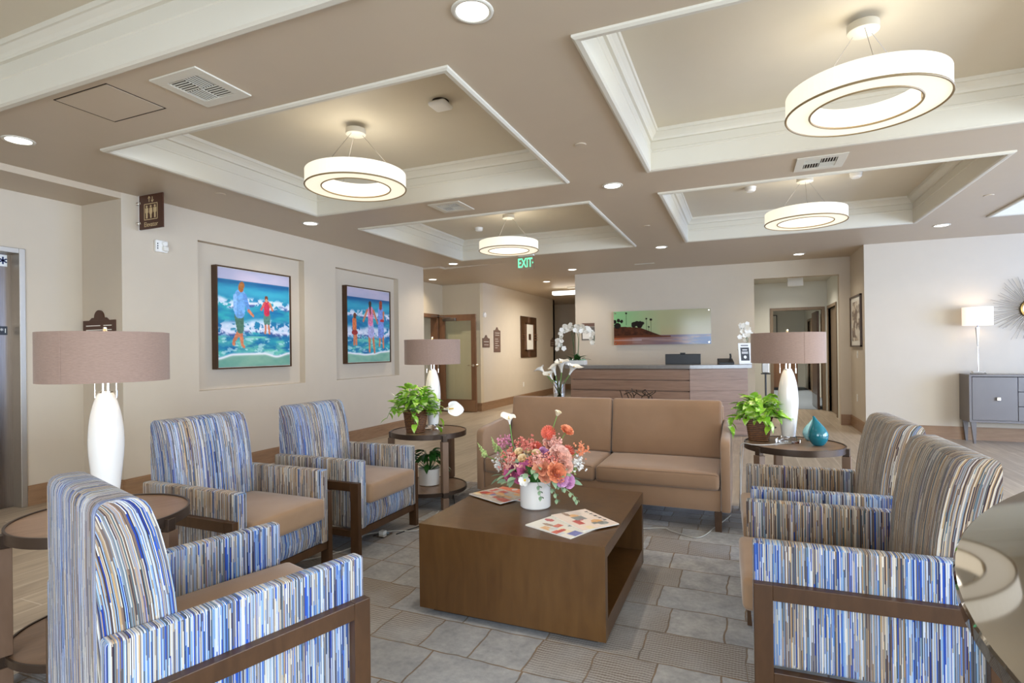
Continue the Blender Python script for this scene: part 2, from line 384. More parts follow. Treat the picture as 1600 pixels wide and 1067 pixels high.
def m_carpet():
    t = NT('cut_stone_pattern_carpet'); g = t.n('ShaderNodeNewGeometry')
    wv = t.n('ShaderNodeTexNoise', inp={'Scale': 7.0, 'Detail': 2.0}); t.l(g.outputs['Position'], wv.inputs['Vector'])
    wsub = t.n('ShaderNodeVectorMath', operation='SUBTRACT'); t.l(wv.outputs['Color'], wsub.inputs[0]); wsub.inputs[1].default_value = (.5, .5, .5)
    wsc = t.n('ShaderNodeVectorMath', operation='SCALE'); t.l(wsub.outputs[0], wsc.inputs[0]); wsc.inputs['Scale'].default_value = .03
    pos = t.n('ShaderNodeVectorMath', operation='ADD'); t.l(g.outputs['Position'], pos.inputs[0]); t.l(wsc.outputs[0], pos.inputs[1])
    def brick(bw, rh, off, sq):
        q_ = t.n('ShaderNodeTexBrick', offset=off, offset_frequency=2, squash=sq, squash_frequency=2, inp={'Scale': 1.0, 'Mortar Size': .0045, 'Mortar Smooth': .3, 'Brick Width': bw, 'Row Height': rh, 'Color1': (0, 0, 0, 1), 'Color2': (1, 1, 1, 1), 'Mortar': (.5, .5, .5, 1)})
        t.l(pos.outputs[0], q_.inputs[0]); return q_
    b1 = brick(.42, .26, .36, .6); b2 = brick(.30, .13, .5, .7)
    ps = t.n('ShaderNodeSeparateXYZ'); t.l(pos.outputs[0], ps.inputs[0]); cx = t.n('ShaderNodeCombineXYZ')
    t.l(t.math('FLOOR', t.math('DIVIDE', ps.outputs[0], .63)), cx.inputs[0]); t.l(t.math('FLOOR', t.math('DIVIDE', ps.outputs[1], .52)), cx.inputs[1])
    wc = t.n('ShaderNodeTexWhiteNoise', noise_dimensions='2D'); t.l(cx.outputs[0], wc.inputs['Vector']); sel = t.math('GREATER_THAN', wc.outputs['Value'], .66)
    rc = t.mix(sel, b1.outputs[0], b2.outputs[0]); fm = t.n('ShaderNodeMix', data_type='FLOAT'); t.l(sel, fm.inputs[0]); t.l(b1.outputs['Fac'], fm.inputs[2]); t.l(b2.outputs['Fac'], fm.inputs[3]); bfac = fm.outputs[0]
    rid = t.n('ShaderNodeSeparateColor'); t.l(rc, rid.inputs[0]); r = rid.outputs[0]
    a = t.n('ShaderNodeTexNoise', inp={'Scale': 9.0, 'Detail': 6.0}); t.l(g.outputs['Position'], a.inputs['Vector'])
    mo_ = t.n('ShaderNodeTexNoise', inp={'Scale': 38.0, 'Detail': 5.0, 'Roughness': .7}); t.l(g.outputs['Position'], mo_.inputs['Vector'])
    flat = t.mix(t.math('MULTIPLY_ADD', t.math('ADD', a.outputs[0], mo_.outputs[0]), 1.5, -1.0, clamp=True), lin('#7b7977'), lin('#aeaba7'))
    flat = t.mix(t.math('MULTIPLY', r, .38), flat, lin('#69717e'))
    w1 = t.n('ShaderNodeTexWave', bands_direction='Y', inp={'Scale': 19.0, 'Distortion': 3.0, 'Detail': 1.5}); t.l(g.outputs['Position'], w1.inputs['Vector'])
    w2 = t.n('ShaderNodeTexWave', bands_direction='X', inp={'Scale': 26.0, 'Distortion': 4.0}); t.l(g.outputs['Position'], w2.inputs['Vector'])
    rib = t.math('GREATER_THAN', t.math('MULTIPLY', w1.outputs['Fac'], t.math('MULTIPLY_ADD', w2.outputs['Fac'], .55, .45)), .36)
    ribc = t.mix(rib, lin('#938c84'), lin('#6a5e54'))
    n3 = t.n('ShaderNodeTexNoise', inp={'Scale': 2.6, 'Detail': 1.0}); t.l(g.outputs['Position'], n3.inputs['Vector'])
    isr = t.math('MULTIPLY', t.math('GREATER_THAN', t.math('FRACT', t.math('MULTIPLY', r, 7.31)), .52), t.math('MULTIPLY_ADD', n3.outputs[0], 3.0, -.7, clamp=True))
    col = t.mix(isr, flat, ribc)
    gr = t.mix(t.math('MULTIPLY_ADD', a.outputs[0], 2.0, -.5, clamp=True), lin('#4e4842'), lin('#7d5f3a'))
    col = t.mix(t.math('MULTIPLY', bfac, .9), col, gr)
    n4 = t.n('ShaderNodeTexNoise', inp={'Scale': 500.0}); t.l(g.outputs['Position'], n4.inputs['Vector'])
    t.set(col=col, rough=.95, sheen=.2, spec=.15)
    t.bump(t.math('ADD', t.math('MULTIPLY', n4.outputs[0], .4), t.math('MULTIPLY', bfac, -1.0)), .5, .004); return t.m
MAT['carpet'] = m_carpet()

def m_wicker():
    t = NT('woven_wicker'); uv = t.n('ShaderNodeTexCoord')
    w1 = t.n('ShaderNodeTexWave', bands_direction='Z', inp={'Scale': 22.0, 'Distortion': 2.0, 'Detail Scale': 3.0}); t.l(uv.outputs['Object'], w1.inputs['Vector'])
    nz = t.n('ShaderNodeTexNoise', inp={'Scale': 45.0}); t.l(uv.outputs['Object'], nz.inputs['Vector'])
    f = t.math('MULTIPLY', w1.outputs['Fac'], t.math('MULTIPLY_ADD', nz.outputs[0], 1.4, .1))
    t.set(col=t.mix(f, lin('#3a2113'), lin('#8a5a34')), rough=.55); t.bump(w1.outputs['Fac'], .6, .006); return t.m
MAT['wicker'] = m_wicker()

def m_steel():
    t = NT('elevator_brushed_steel'); co = t.n('ShaderNodeTexCoord'); mp = t.n('ShaderNodeMapping', inp={'Scale': (60, 60, 1.2)}); t.l(co.outputs['Object'], mp.inputs[0])
    nz = t.n('ShaderNodeTexNoise', inp={'Scale': 3.0, 'Detail': 3.0}); t.l(mp.outputs[0], nz.inputs['Vector'])
    t.set(col=t.mix(nz.outputs[0], lin('#6a5f57'), lin('#8a7f75')), metal=1.0, rough=.3); return t.m
MAT['elevator'] = m_steel()

def m_vcol(name, rough=.5, spec=.3, coat=0):
    t = NT(name); a = t.n('ShaderNodeVertexColor', layer_name='paint'); nz = t.n('ShaderNodeTexNoise', inp={'Scale': 70.0}); co = t.n('ShaderNodeTexCoord'); t.l(co.outputs['Object'], nz.inputs['Vector'])
    t.set(col=a.outputs[0], rough=rough, spec=spec, coat=coat); t.bump(nz.outputs[0], .1, .002); return t.m
MAT['canvas'] = m_vcol('painted_canvas', .55); MAT['print'] = m_vcol('printed_paper', .3, .5); MAT['acrylic_print'] = m_vcol('acrylic_faced_print', .1, .45, 0)

def panel(name, w_, h_, nx, ny, func, mat, M, parent=None, **kw):
    """a flat picture surface: func(u, v) -> sRGB colours, u right, v down, lying in local x/z with its face towards -y"""
    us = np.linspace(0, 1, nx); vs = np.linspace(0, 1, ny); U, V = np.meshgrid(us, vs)
    col = func(U, V); co = np.zeros((nx * ny, 3)); co[:, 0] = (U.ravel() - .5) * w_; co[:, 2] = (.5 - V.ravel()) * h_
    i = np.arange(nx - 1); j = np.arange(ny - 1); I, J = np.meshgrid(i, j); a = (J * nx + I).ravel()
    fs = np.stack([a, a + nx, a + nx + 1, a + 1], 1)
    me = bpy.data.meshes.new(name); me.from_pydata(co.tolist(), [], fs.tolist()); me.transform(M)
    at = me.color_attributes.new('paint', 'FLOAT_COLOR', 'POINT')
    c = np.clip(col.reshape(-1, 3), 0, 1); c = np.where(c <= .04045, c / 12.92, ((c + .055) / 1.055) ** 2.4)
    at.data.foreach_set('color', np.concatenate([c, np.ones((len(c), 1))], 1).ravel().astype(np.float32))
    me.materials.append(mat); o = bpy.data.objects.new(name, me); C.objects.link(o)
    if parent: o.parent = parent
    tag(o, **kw); return o

def text(name, body, size, mat, M, parent, extrude=.001, align='CENTER', bold=0):
    cu = bpy.data.curves.new('t', 'FONT'); cu.body = body; cu.size = size; cu.extrude = extrude; cu.align_x = align; cu.align_y = 'CENTER'; cu.offset = bold
    o = bpy.data.objects.new('t', cu); C.objects.link(o)
    dg = bpy.context.evaluated_depsgraph_get(); dg.update(); me = bpy.data.meshes.new_from_object(o.evaluated_get(dg))
    bpy.data.objects.remove(o); bpy.data.curves.remove(cu)
    me.transform(M); me.name = name; me.materials.clear(); me.materials.append(mat)
    r = bpy.data.objects.new(name, me); C.objects.link(r); r.parent = parent; return r
RX = Matrix.Rotation(PI / 2, 4, 'X')          # lying text -> upright, facing -y
def RZ(a): return Matrix.Rotation(a, 4, 'Z')
def T(x, y, z): return Matrix.Translation((x, y, z))

def copy_tree(o, parent=None):
    c = o.copy(); C.objects.link(c); c.parent = parent
    for ch in list(o.children): copy_tree(ch, c)
    return c

# ================================================================== THE SETTING
ZC = 2.796
def struct(name, bm, mat, **kw): return obj(name, bm, mat, kind='structure', **kw)

def slab(bm, fx, a0, a1, z0_, z1, t0, t1, holes=()):
    """wall slab; fx 'x': plane x in (t0,t1), runs along y; fx 'y': plane y, runs along x. holes (a0,a1,z0,z1)"""
    A = sorted({a0, a1, *[h[0] for h in holes], *[h[1] for h in holes]}); Z = sorted({z0_, z1, *[h[2] for h in holes], *[h[3] for h in holes]})
    for i in range(len(A) - 1):
        run = None
        for k in range(len(Z) - 1):
            ca, cz = (A[i] + A[i + 1]) / 2, (Z[k] + Z[k + 1]) / 2
            hole = any(h[0] < ca < h[1] and h[2] < cz < h[3] for h in holes)
            if not hole:
                run = (run[0], Z[k + 1]) if run else (Z[k], Z[k + 1])
            if hole or k == len(Z) - 2:
                if run:
                    if fx == 'x': box(bm, t0, t1, A[i], A[i + 1], *run)
                    else: box(bm, A[i], A[i + 1], t0, t1, *run)
                run = None
    return bm

# floor
bm = NB(); box(bm, -8.6, 7.0, -3.6, 22, -.1, 0); struct('floor', bm, MAT['planks'])
bm = NB(); box(bm, -2.78, 1.42, -1.6, 4.9, 0, .006); tag(obj('area_carpet', bm, MAT['carpet'], label='blue-grey carpet with a cut stone pattern under the seating group', cat='carpet'))
bm = NB(); box(bm, -.59, 1.82, 12.99, 19.99, 0, .006); obj('hallway_carpet', bm, MAT['blue_carpet'], label='plain blue-grey carpet in the office hallway beyond the doorway', cat='carpet')

# left wall with two picture niches
n1 = (4.006, 5.510, .928, 2.5); n2 = (6.102, 7.612, .928, 2.5)
bm = NB(); slab(bm, 'x', 3.246, 8.386, 0, 2.9, -5.298, -5.208, (n1, n2)); box(bm, -5.9, -5.298, 3.246, 8.386, 0, 2.9)
struct('wall_left', bm, MAT['wall'])
# elevator wall
bm = NB(); slab(bm, 'x', -3.4, 3.246, 0, 2.9, -5.95, -5.791, ((1.35, 2.788, 0, 2.247),)); struct('wall_elevator', bm, MAT['wall'])
# door alcove
bm = NB(); slab(bm, 'x', 8.386, 10.656, 0, 2.9, -6.28, -6.13, ((9.45, 10.42, 0, 2.06),)); struct('wall_alcove_side', bm, MAT['wall_alcove'])
bm = NB(); box(bm, -6.28, -5.208, 10.656, 10.8, 0, 2.9); box(bm, -6.28, -5.9, 8.3, 8.386, 0, 2.9); struct('wall_alcove_back', bm, MAT['wall_alcove'])
bm = NB(); box(bm, -8.0, -7.9, 8.2, 11.2, 0, 2.9); box(bm, -8.0, -6.28, 8.1, 8.2, 0, 2.9); box(bm, -8, -6.28, 11.2, 11.3, 0, 2.9); struct('wall_side_room', bm, MAT['wall_white'])
# corridor
bm = NB(); box(bm, -5.35, -5.208, 10.8, 15.74, 0, 2.9); box(bm, -8.5, -5.208, 15.6, 15.74, 0, 2.9); struct('wall_corridor_left', bm, MAT['wall'])
bm = NB(); box(bm, -8.5, -2.9, 17.4, 17.5, 0, 2.9); box(bm, -8.6, -8.5, 15.6, 17.5, 0, 2.9); struct('wall_corridor_end', bm, MAT['wall'])
bm = NB(); box(bm, -3.056, -2.95, 10.71, 17.4, 0, 2.9); struct('wall_corridor_right', bm, MAT['wall'])
# reception wall with the opening to the offices
bm = NB(); slab(bm, 'y', -3.056, 1.653, 0, 2.9, 10.555, 10.71, ((.197, 1.494, 0, 2.51),)); struct('wall_reception', bm, MAT['wall'])
bm = NB(); box(bm, 1.653, 1.75, 9.432, 12.0, 0, 2.9); box(bm, 1.75, 7.0, 9.432, 9.58, 0, 2.9); struct('wall_back_right', bm, MAT['wall'])
# office vestibule and hallway
bm = NB(); box(bm, .02, .1, 10.71, 12.885, 0, 2.75); slab(bm, 'y', -.6, 1.75, 0, 2.75, 12.885, 12.97, ((.6, 1.50, 0, 2.07),)); slab(bm, 'x', 10.71, 12.885, 0, 2.75, 1.60, 1.7, ((11.66, 12.70, 0, 2.07),)); struct('wall_vestibule', bm, MAT['wall_white'])
bm = NB(); box(bm, .1, 1.6, 10.71, 12.885, 2.66, 2.74); box(bm, -.7, 2.1, 12.97, 20.1, 2.62, 2.7); struct('ceiling_vestibule', bm, MAT['white_trim'])
bm = NB(); slab(bm, 'x', 12.97, 20, 0, 2.7, 1.85, 1.95, ((13.6, 14.5, 0, 2.07), (15.0, 15.9, 0, 2.07), (16.5, 17.4, 0, 2.07), (18.1, 19.0, 0, 2.07))); box(bm, -.7, -.6, 12.97, 20, 0, 2.7); box(bm, -.7, 1.95, 20, 20.1, 0, 2.7); struct('wall_hallway', bm, MAT['wall_white'])
bm = NB(); box(bm, 2.6, 2.7, 11, 20, 0, 2.7); struct('wall_offices', bm, MAT['wall_white'])
# walls outside the frame; daylight comes in through the windows of two of them
bm = NB(); slab(bm, 'x', -3.6, 9.6, 0, 2.9, 6.5, 6.7, ((-.9, 1.9, .35, 2.5), (2.2, 5.0, .35, 2.5), (5.3, 8.1, .35, 2.5))); struct('wall_right', bm, MAT['wall'])
bm = NB(); slab(bm, 'y', -6.0, 7.0, 0, 2.9, -3.6, -3.45, ((-2.4, .6, .35, 2.5), (1.4, 4.4, .35, 2.5))); struct('wall_front', bm, MAT['wall'])
wi = 0
for a0, a1, ax in ((-.9, 1.9, 'x'), (2.2, 5.0, 'x'), (5.3, 8.1, 'x'), (-2.4, .6, 'y'), (1.4, 4.4, 'y')):
    wi += 1; bm = NB(); g = NB(); mid = (a0 + a1) / 2
    for q0, q1, zz0, zz1 in ((a0, a0 + .06, .35, 2.5), (a1 - .06, a1, .35, 2.5), (a0, a1, .35, .41), (a0, a1, 2.44, 2.5), (mid - .03, mid + .03, .35, 2.5)):
        if ax == 'x': box(bm, 6.55, 6.62, q0, q1, zz0, zz1)
        else: box(bm, q0, q1, -3.56, -3.5, zz0, zz1)
    if ax == 'x': box(g, 6.58, 6.59, a0 + .05, a1 - .05, .4, 2.45)
    else: box(g, a0 + .05, a1 - .05, -3.54, -3.53, .4, 2.45)
    wo = struct('window_%d' % wi, bm, MAT['dark_bronze']); obj('pane', g, MAT['pane'], wo)

# ---------------------------------------------------------------- ceiling with coffers
cols = [(-4.187, -1.442), (-.679, 1.9), (2.667, 5.4)]; rows = [(-.35, 1.81), (2.549, 4.628), (5.415, 7.952)]
cof = [(x0, x1, y0, y1) for (x0, x1) in cols for (y0, y1) in rows]
bm = NB()
E_ = .03; A = sorted({-8.6, 7.0, *[v for c in cols for v in (c[0] - E_, c[1] + E_)]}); B = sorted({-3.6, 18.0, *[v for r in rows for v in (r[0] - E_, r[1] + E_)]})
for i in range(len(A) - 1):
    for k in range(len(B) - 1):
        cx, cy = (A[i] + A[i + 1]) / 2, (B[k] + B[k + 1]) / 2
        if any(h[0] < cx < h[1] and h[2] < cy < h[3] for h in cof): continue
        if B[k] >= 7.9:
            # leave out the part above the vestibule (its ceiling hangs lower)
            pass
        q = [bm.verts.new(p) for p in ((A[i], B[k], ZC), (A[i + 1], B[k], ZC), (A[i + 1], B[k + 1], ZC), (A[i], B[k + 1], ZC))]; bm.faces.new(q)
bmesh.ops.remove_doubles(bm, verts=bm.verts, dist=1e-5)
g = bmesh.ops.extrude_face_region(bm, geom=bm.faces[:])
for v in [e for e in g['geom'] if isinstance(e, bmesh.types.BMVert)]: v.co.z += .06
struct('ceiling', bm, MAT['ceiling'])
bm = NB(); box(bm, -6.13, -5.208, 8.386, 10.656, 2.765, ZC - .001); box(bm, -5.208, -4.87, 8.386, 10.656, 2.765, ZC - .001); prism(bm, [(-4.87, 2.765), (-3.7, ZC - .0008), (-4.87, ZC - .0008)], 8.56, 10.6, 'y')
box(bm, -5.791, -5.208, -3.4, 3.246, 2.74, ZC - .001); struct('trim_1', bm, MAT['ceiling'])

prof = [(.05, ZC + .002), (.05, ZC - .012), (.036, ZC - .02), (.012, ZC - .018), (0, ZC - .008), (0, 2.925), (-.006, 2.93), (-.006, 2.945), (.002, 2.95), (.002, 3.015),
        (-.016, 3.018), (-.02, 3.034), (-.03, 3.05), (-.052, 3.072), (-.062, 3.074), (-.066, 3.1)]
for n, (x0, x1, y0, y1) in enumerate(cof):
    bm = NB(); R = []
    for d, z in prof:
        R.append([bm.verts.new(p) for p in ((x0 - d, y0 - d, z), (x1 + d, y0 - d, z), (x1 + d, y1 + d, z), (x0 - d, y1 + d, z))])
    for a, b in zip(R, R[1:]):
        for i in range(4): bm.faces.new((a[i], a[(i + 1) % 4], b[(i + 1) % 4], b[i]))
    o = struct('trim_%d' % (n + 2), bm, MAT['white_trim'])
    bm = NB(); box(bm, x0 - .0, x1 + .0, y0 - .0, y1 + .0, 3.1, 3.14); obj('coffer_panel', bm, MAT['coffer_in'], o)

# ---------------------------------------------------------------- baseboards
def baseboard(name, segs):
    bm = NB()
    for (x0, y0, x1, y1, nx, ny) in segs:      # along the line, normal (nx, ny) into the room
        for (za, zb, t) in ((0, .135, .014), (.135, .166, .02), (.166, .178, .012)):
            xs = sorted((x0, x1, x0 + nx * t, x1 + nx * t)); ys = sorted((y0, y1, y0 + ny * t, y1 + ny * t))
            box(bm, xs[0], xs[-1], ys[0], ys[-1], za, zb)
    struct('baseboard_' + name, bm, MAT['base_wood'])
baseboard('left', [(-5.208, 3.246, -5.208, 8.386, 1, 0), (-5.791, 3.246, -5.208, 3.246, 0, -1), (-5.791, 2.79, -5.791, 3.246, 1, 0), (-5.791, -3.4, -5.791, 1.34, 1, 0)])
baseboard('corridor', [(-5.208, 10.656, -5.208, 15.74, 1, 0), (-6.1, 10.656, -5.208, 10.656, 0, -1), (-8, 17.4, -3.06, 17.4, 0, -1)])
baseboard('reception', [(-3.056, 10.555, .197, 10.555, 0, -1), (1.494, 10.555, 1.653, 10.555, 0, -1), (1.653, 9.432, 1.653, 10.555, -1, 0)])
baseboard('right', [(1.653, 9.432, 6.5, 9.432, 0, -1)])

# ---------------------------------------------------------------- doors of the setting
# elevator
bm = NB()
for y0, y1, za, zb in ((2.745, 2.79, 0, 2.25), (1.345, 1.39, 0, 2.25), (1.39, 2.745, 2.205, 2.25)): box(bm, -5.93, -5.775, y0, y1, za, zb, .003)
d1 = struct('door_1', bm, MAT['steel'])
bm = NB(); box(bm, -5.93, -5.90, 1.39, 2.07, 0, 2.205); box(bm, -5.93, -5.90, 2.074, 2.745, 0, 2.205); obj('elevator_door', bm, MAT['elevator'], d1)
bm = NB(); box(bm, -5.899, -5.896, 2.655, 2.715, 2.095, 2.195); pl = obj('rescue_symbol_plate', bm, MAT['white_plastic'], d1)
bm = NB(); cx, cy = 2.685, 2.145
for a in (0, 60, 120):
    box(bm, -.001, .001, -.006, .006, -.032, .032, M=T(-5.8950, cx, cy) @ Matrix.Rotation(math.radians(a), 4, 'X'))
obj('star_of_life', bm, paint('navy_ink', '#1d2a55', .4, .02, 0), pl)
bm = NB(); box(bm, -5.899, -5.896, 2.66, 2.712, 1.50, 1.575); pl = obj('floor_plate', bm, MAT['black_plastic'], d1)
text('floor_lettering', '*1', .055, MAT['white_plastic'], T(-5.8955, 2.686, 1.535) @ RZ(PI / 2) @ RX, pl, .0005)
# alcove doorway frame and open glazed door
bm = NB()
for y0, y1, za, zb in ((10.40, 10.49, 0, 2.10), (9.38, 9.47, 0, 2.10), (9.38, 10.49, 2.03, 2.11)): box(bm, -6.29, -6.115, y0, y1, za, zb, .004)
d2 = struct('door_2', bm, MAT['door_wood'])
XL0, XL1, YD = -6.09, -5.215, 10.44
bm = NB()
box(bm, XL0, XL0 + .13, YD, YD + .045, .01, 2.09, .003); box(bm, XL1 - .11, XL1, YD, YD + .045, .01, 2.09, .003)
box(bm, XL0 + .13, XL1 - .11, YD, YD + .045, 1.955, 2.09); box(bm, XL0 + .13, XL1 - .11, YD, YD + .045, .01, .27)
leaf = obj('door_leaf', bm, MAT['door_wood'], d2)
bm = NB(); box(bm, XL0 + .13, XL1 - .11, YD + .018, YD + .027, .27, 1.955); obj('glass_pane', bm, MAT['pane'], leaf)
bm = NB(); box(bm, XL0 + .01, XL1 - .01, YD - .004, YD - .001, .02, .255); obj('kick_plate', bm, metal('kick_plate_bronze', '#a98d76', .35), leaf)
bm = NB(); M_ = T(XL1 - .055, YD, 1.0) @ Matrix.Rotation(PI / 2, 4, 'X'); lathe(bm, [(.028, 0), (.028, .012), (.012, .014), (.012, .05)], 20, M=M_); tube(bm, [(XL1 - .055, YD - .045, 1.0), (XL1 - .12, YD - .05, 1.0), (XL1 - .17, YD - .045, .998)], .009); obj('lever_handle', bm, MAT['chrome'], leaf, smooth='auto')
bm = NB(); lathe(bm, [(.03, 0), (.026, .05), (.012, .055)], 20, M=T(XL1, YD + .022, 1.0) @ Matrix.Rotation(PI / 2, 4, 'Y')); obj('latch', bm, MAT['chrome'], leaf, smooth='auto')
bm = NB(); box(bm, XL0 + .1, XL0 + .42, YD - .055, YD - .001, 1.955, 2.02, .006); tube(bm, [(XL0 + .3, YD - .04, 2.025), (XL0 + .12, YD - .16, 2.05), (XL0 - .02, YD - .30, 2.06)], .009); obj('door_closer', bm, MAT['silver_lamp'], leaf)
# vestibule doorway, side door, hallway doors
def frame(name, ax, t0, t1, a0, a1, zt, mat, wd=.06):
    bm = NB()
    for q0, q1, za, zb in ((a0 - wd, a0, 0, zt), (a1, a1 + wd, 0, zt), (a0 - wd, a1 + wd, zt, zt + wd)):
        if ax == 'x': box(bm, t0, t1, q0, q1, za, zb, .003)
        else: box(bm, q0, q1, t0, t1, za, zb, .003)
    return struct(name, bm, mat)
d3 = frame('door_3', 'y', 12.86, 12.98, .6, 1.50, 2.07, MAT['taupe_door'])
bm = NB(); box(bm, 1.42, 1.465, 12.98, 13.86, .01, 2.05, .003); lf = obj('door_leaf', bm, MAT['frame_wood'], d3)
bm = NB(); box(bm, 1.412, 1.419, 12.99, 13.85, .02, .3); obj('kick_plate', bm, MAT['silver_lamp'], lf)
d4 = frame('door_4', 'x', 1.58, 1.72, 11.66, 12.70, 2.07, MAT['taupe_door'])
bm = NB(); box(bm, 1.64, 1.69, 11.66, 12.70, .005, 2.07); obj('door_leaf', bm, MAT['taupe_door'], d4)
for k, (a0, a1) in enumerate(((13.6, 14.5), (15.0, 15.9), (16.5, 17.4), (18.1, 19.0))):
    dd = frame('door_%d' % (5 + k), 'x', 1.83, 1.97, a0, a1, 2.07, MAT['taupe_door'])
    if k in (1, 3):
        bm = NB(); box(bm, 1.88, 1.92, a0, a1, .005, 2.07); obj('door_leaf', bm, MAT['taupe_door'], dd)

# ================================================================== CEILING FIXTURES
def ring_lamp(loc, label):
    t = thing('ring_chandelier', label, 'ceiling light', loc, 0, 'ring chandeliers in the ceiling coffers')
    R, r, h = .383, .262, .112; n = 72
    bm = NB()
    def ringstrip(prof_):
        rg = [[bm.verts.new((q * math.cos(2 * PI * i / n), q * math.sin(2 * PI * i / n), z)) for i in range(n)] for q, z in prof_]
        for k in range(len(rg)):
            a, b = rg[k], rg[(k + 1) % len(rg)]
            for i in range(n): bm.faces.new((a[i], a[(i + 1) % n], b[(i + 1) % n], b[i]))
    ringstrip([(r, 0), (R, 0), (R, h), (r, h)])
    obj('drum_shade', bm, MAT['ring_white'], t)
    bm = NB()
    for q in (R, r):
        tube(bm, [(q * math.cos(2 * PI * i / n), q * math.sin(2 * PI * i / n), -.001) for i in range(n + 1)], .006, 6)
    tube(bm, [(r - .001, 0, 0), (r - .001, 0, h)], .004, 6)
    obj('trim_band', bm, MAT['ring_rim'], t)
    bm = NB(); lathe(bm, [(.0, .415), (.072, .415), (.078, .42), (.078, .46), (.0, .46)], 32, cap=False); obj('canopy', bm, MAT['white_trim'], t, smooth='auto')
    for k in range(3):
        a = 2 * PI * k / 3 + .5; bm = NB(); tube(bm, [(.05 * math.cos(a), .05 * math.sin(a), .417), (.31 * math.cos(a), .31 * math.sin(a), h)], .0014, 5); obj('suspension_wire', bm, MAT['silver_lamp'], t)
    l = bpy.data.lights.new('bulb', 'POINT'); l.energy = K_RING; l.color = (1.0, .93, .80); l.shadow_soft_size = .15
    lo = bpy.data.objects.new('bulb', l); C.objects.link(lo); lo.parent = t; lo.location = (0, 0, .13)
    return t
ZR = 2.604
ring_lamp((-2.785, 3.516, ZR), 'lit ring chandelier in the near left ceiling coffer')
ring_lamp((.625, 3.505, ZR), 'largest lit ring chandelier, in the near right ceiling coffer')
ring_lamp((-2.785, 6.57, ZR), 'lit ring chandelier in the far left coffer above the exit sign')
ring_lamp((.615, 6.45, ZR), 'lit ring chandelier in the far right coffer above the lamp by the sofa')

def downlight(x, y, label, z=ZC, power=K_DOWN, r=.075, ang=138, group='recessed ceiling downlights'):
    t = thing('recessed_downlight', label, 'ceiling light', (x, y, z), 0, group)
    bm = NB(); n = 32
    rg = [[bm.verts.new((q * math.cos(2 * PI * i / n), q * math.sin(2 * PI * i / n), zz)) for i in range(n)] for q, zz in ((r + .018, 0), (r + .016, -.006), (r, -.006), (r - .004, -.003))]
    for a, b in zip(rg, rg[1:]):
        for i in range(n): bm.faces.new((a[i], a[(i + 1) % n], b[(i + 1) % n], b[i]))
    obj('trim_ring', bm, MAT['white_trim'], t, smooth=True)
    bm = NB(); lathe(bm, [(r - .003, -.0035), (r - .003, -.002)], 32); obj('lens', bm, MAT['lens'], t)
    l = bpy.data.lights.new('spot', 'SPOT'); l.energy = power; l.color = (1.0, .90, .76); l.spot_size = math.radians(ang); l.spot_blend = 1.0; l.shadow_soft_size = .05
    lo = bpy.data.objects.new('spot', l); C.objects.link(lo); lo.parent = t; lo.location = (0, 0, -.02)
    return t
for x, y, lb in ((-1.069, 2.148, 'largest downlight, between the two near coffers at the top of the picture'), (-4.562, 2.172, 'downlight in front of the elevator'),
                 (-4.554, 4.924, 'downlight washing the wall above the left beach painting'), (-1.072, 4.958, 'downlight in the middle beam, left of the far right coffer'),
                 (-1.084, 8.275, 'downlight in the middle beam, above the framed beach print'), (.846, 9.911, 'downlight in front of the opening to the offices'),
                 (2.291, 8.351, 'downlight washing the wall above the grey console'), (-4.527, 8.244, 'downlight near the end of the painting wall'),
                 (-5.768, 9.642, 'downlight over the glazed door alcove'), (-2.901, 9.846, 'downlight beside the corner of the reception wall'),
                 (-3.925, 11.346, 'downlight in the corridor ceiling')):
    downlight(x, y, lb, ZC if (x > -4.8 or y < 8.3) else 2.764, K_DOWN * (.6 if x > 2 else 1))
downlight(.85, 11.9, 'downlight in the vestibule ceiling beyond the opening', 2.659, 42, ang=150)
for yy, lb in ((14.5, 'nearer unseen downlight added in the office hallway ceiling'), (17.5, 'farther unseen downlight added in the office hallway ceiling')): downlight(.7, yy, lb, 2.619, 110, ang=150)  # unseen lamps added to brighten the hallway beyond the doorway
downlight(-7.1, 9.9, 'downlight in the side room beyond the glazed door', ZC, 30)
# unseen downlights added outside the frame to light the foreground
for x, y, lb in ((2.3, 2.15, 'unseen added downlight to the right of the near right coffer'), (2.3, 4.95, 'unseen added downlight between the right coffers near the window wall'), (2.3, -.9, 'unseen added downlight behind the camera on the right'), (-1.07, -.9, 'unseen added downlight in the middle beam behind the camera'), (-4.56, -.9, 'unseen added downlight behind the camera beside the elevator wall'), (4.6, 5.2, 'unseen added downlight near the middle window of the right wall'), (5.9, 8.3, 'unseen added downlight in the back right corner of the room')): downlight(x, y, lb, power=K_DOWN * (.5 if y > 8 else 1))

def vent(x, y, label, w_=.355):
    t = thing('air_vent', label, 'air vent', (x, y, ZC), 0, 'ceiling air diffusers')
    bm = NB(); h = w_ / 2; q = .115
    for a in ((-h, h, -h, -q), (-h, h, q, h), (-h, -q, -q, q), (q, h, -q, q)): box(bm, *a, -.009, 0, .002)
    obj('frame', bm, MAT['white_trim'], t)
    bm = NB(); box(bm, -q, q, -q, q, -.0012, 0); obj('backing', bm, MAT['grille_dark'], t)
    bm = NB()
    for sx in (-1, 1):
        for sy in (-1, 1):
            cx, cy = sx * q / 2, sy * q / 2
            for k in range(6):
                o_ = (k - 2.5) * q / 6
                if sx * sy > 0: box(bm, cx - q / 2, cx + q / 2, cy + o_ - .0022, cy + o_ + .0022, -.008, -.002)
                else: box(bm, cx + o_ - .0022, cx + o_ + .0022, cy - q / 2, cy + q / 2, -.008, -.002)
    obj('louvers', bm, MAT['white_trim'], t)
vent(-2.755, 2.155, 'square air vent in the beam above the elevator sign')
vent(-2.745, 4.975, 'square air vent between the two left coffers')
vent(.59, 5.04, 'square air vent between the two right coffers')
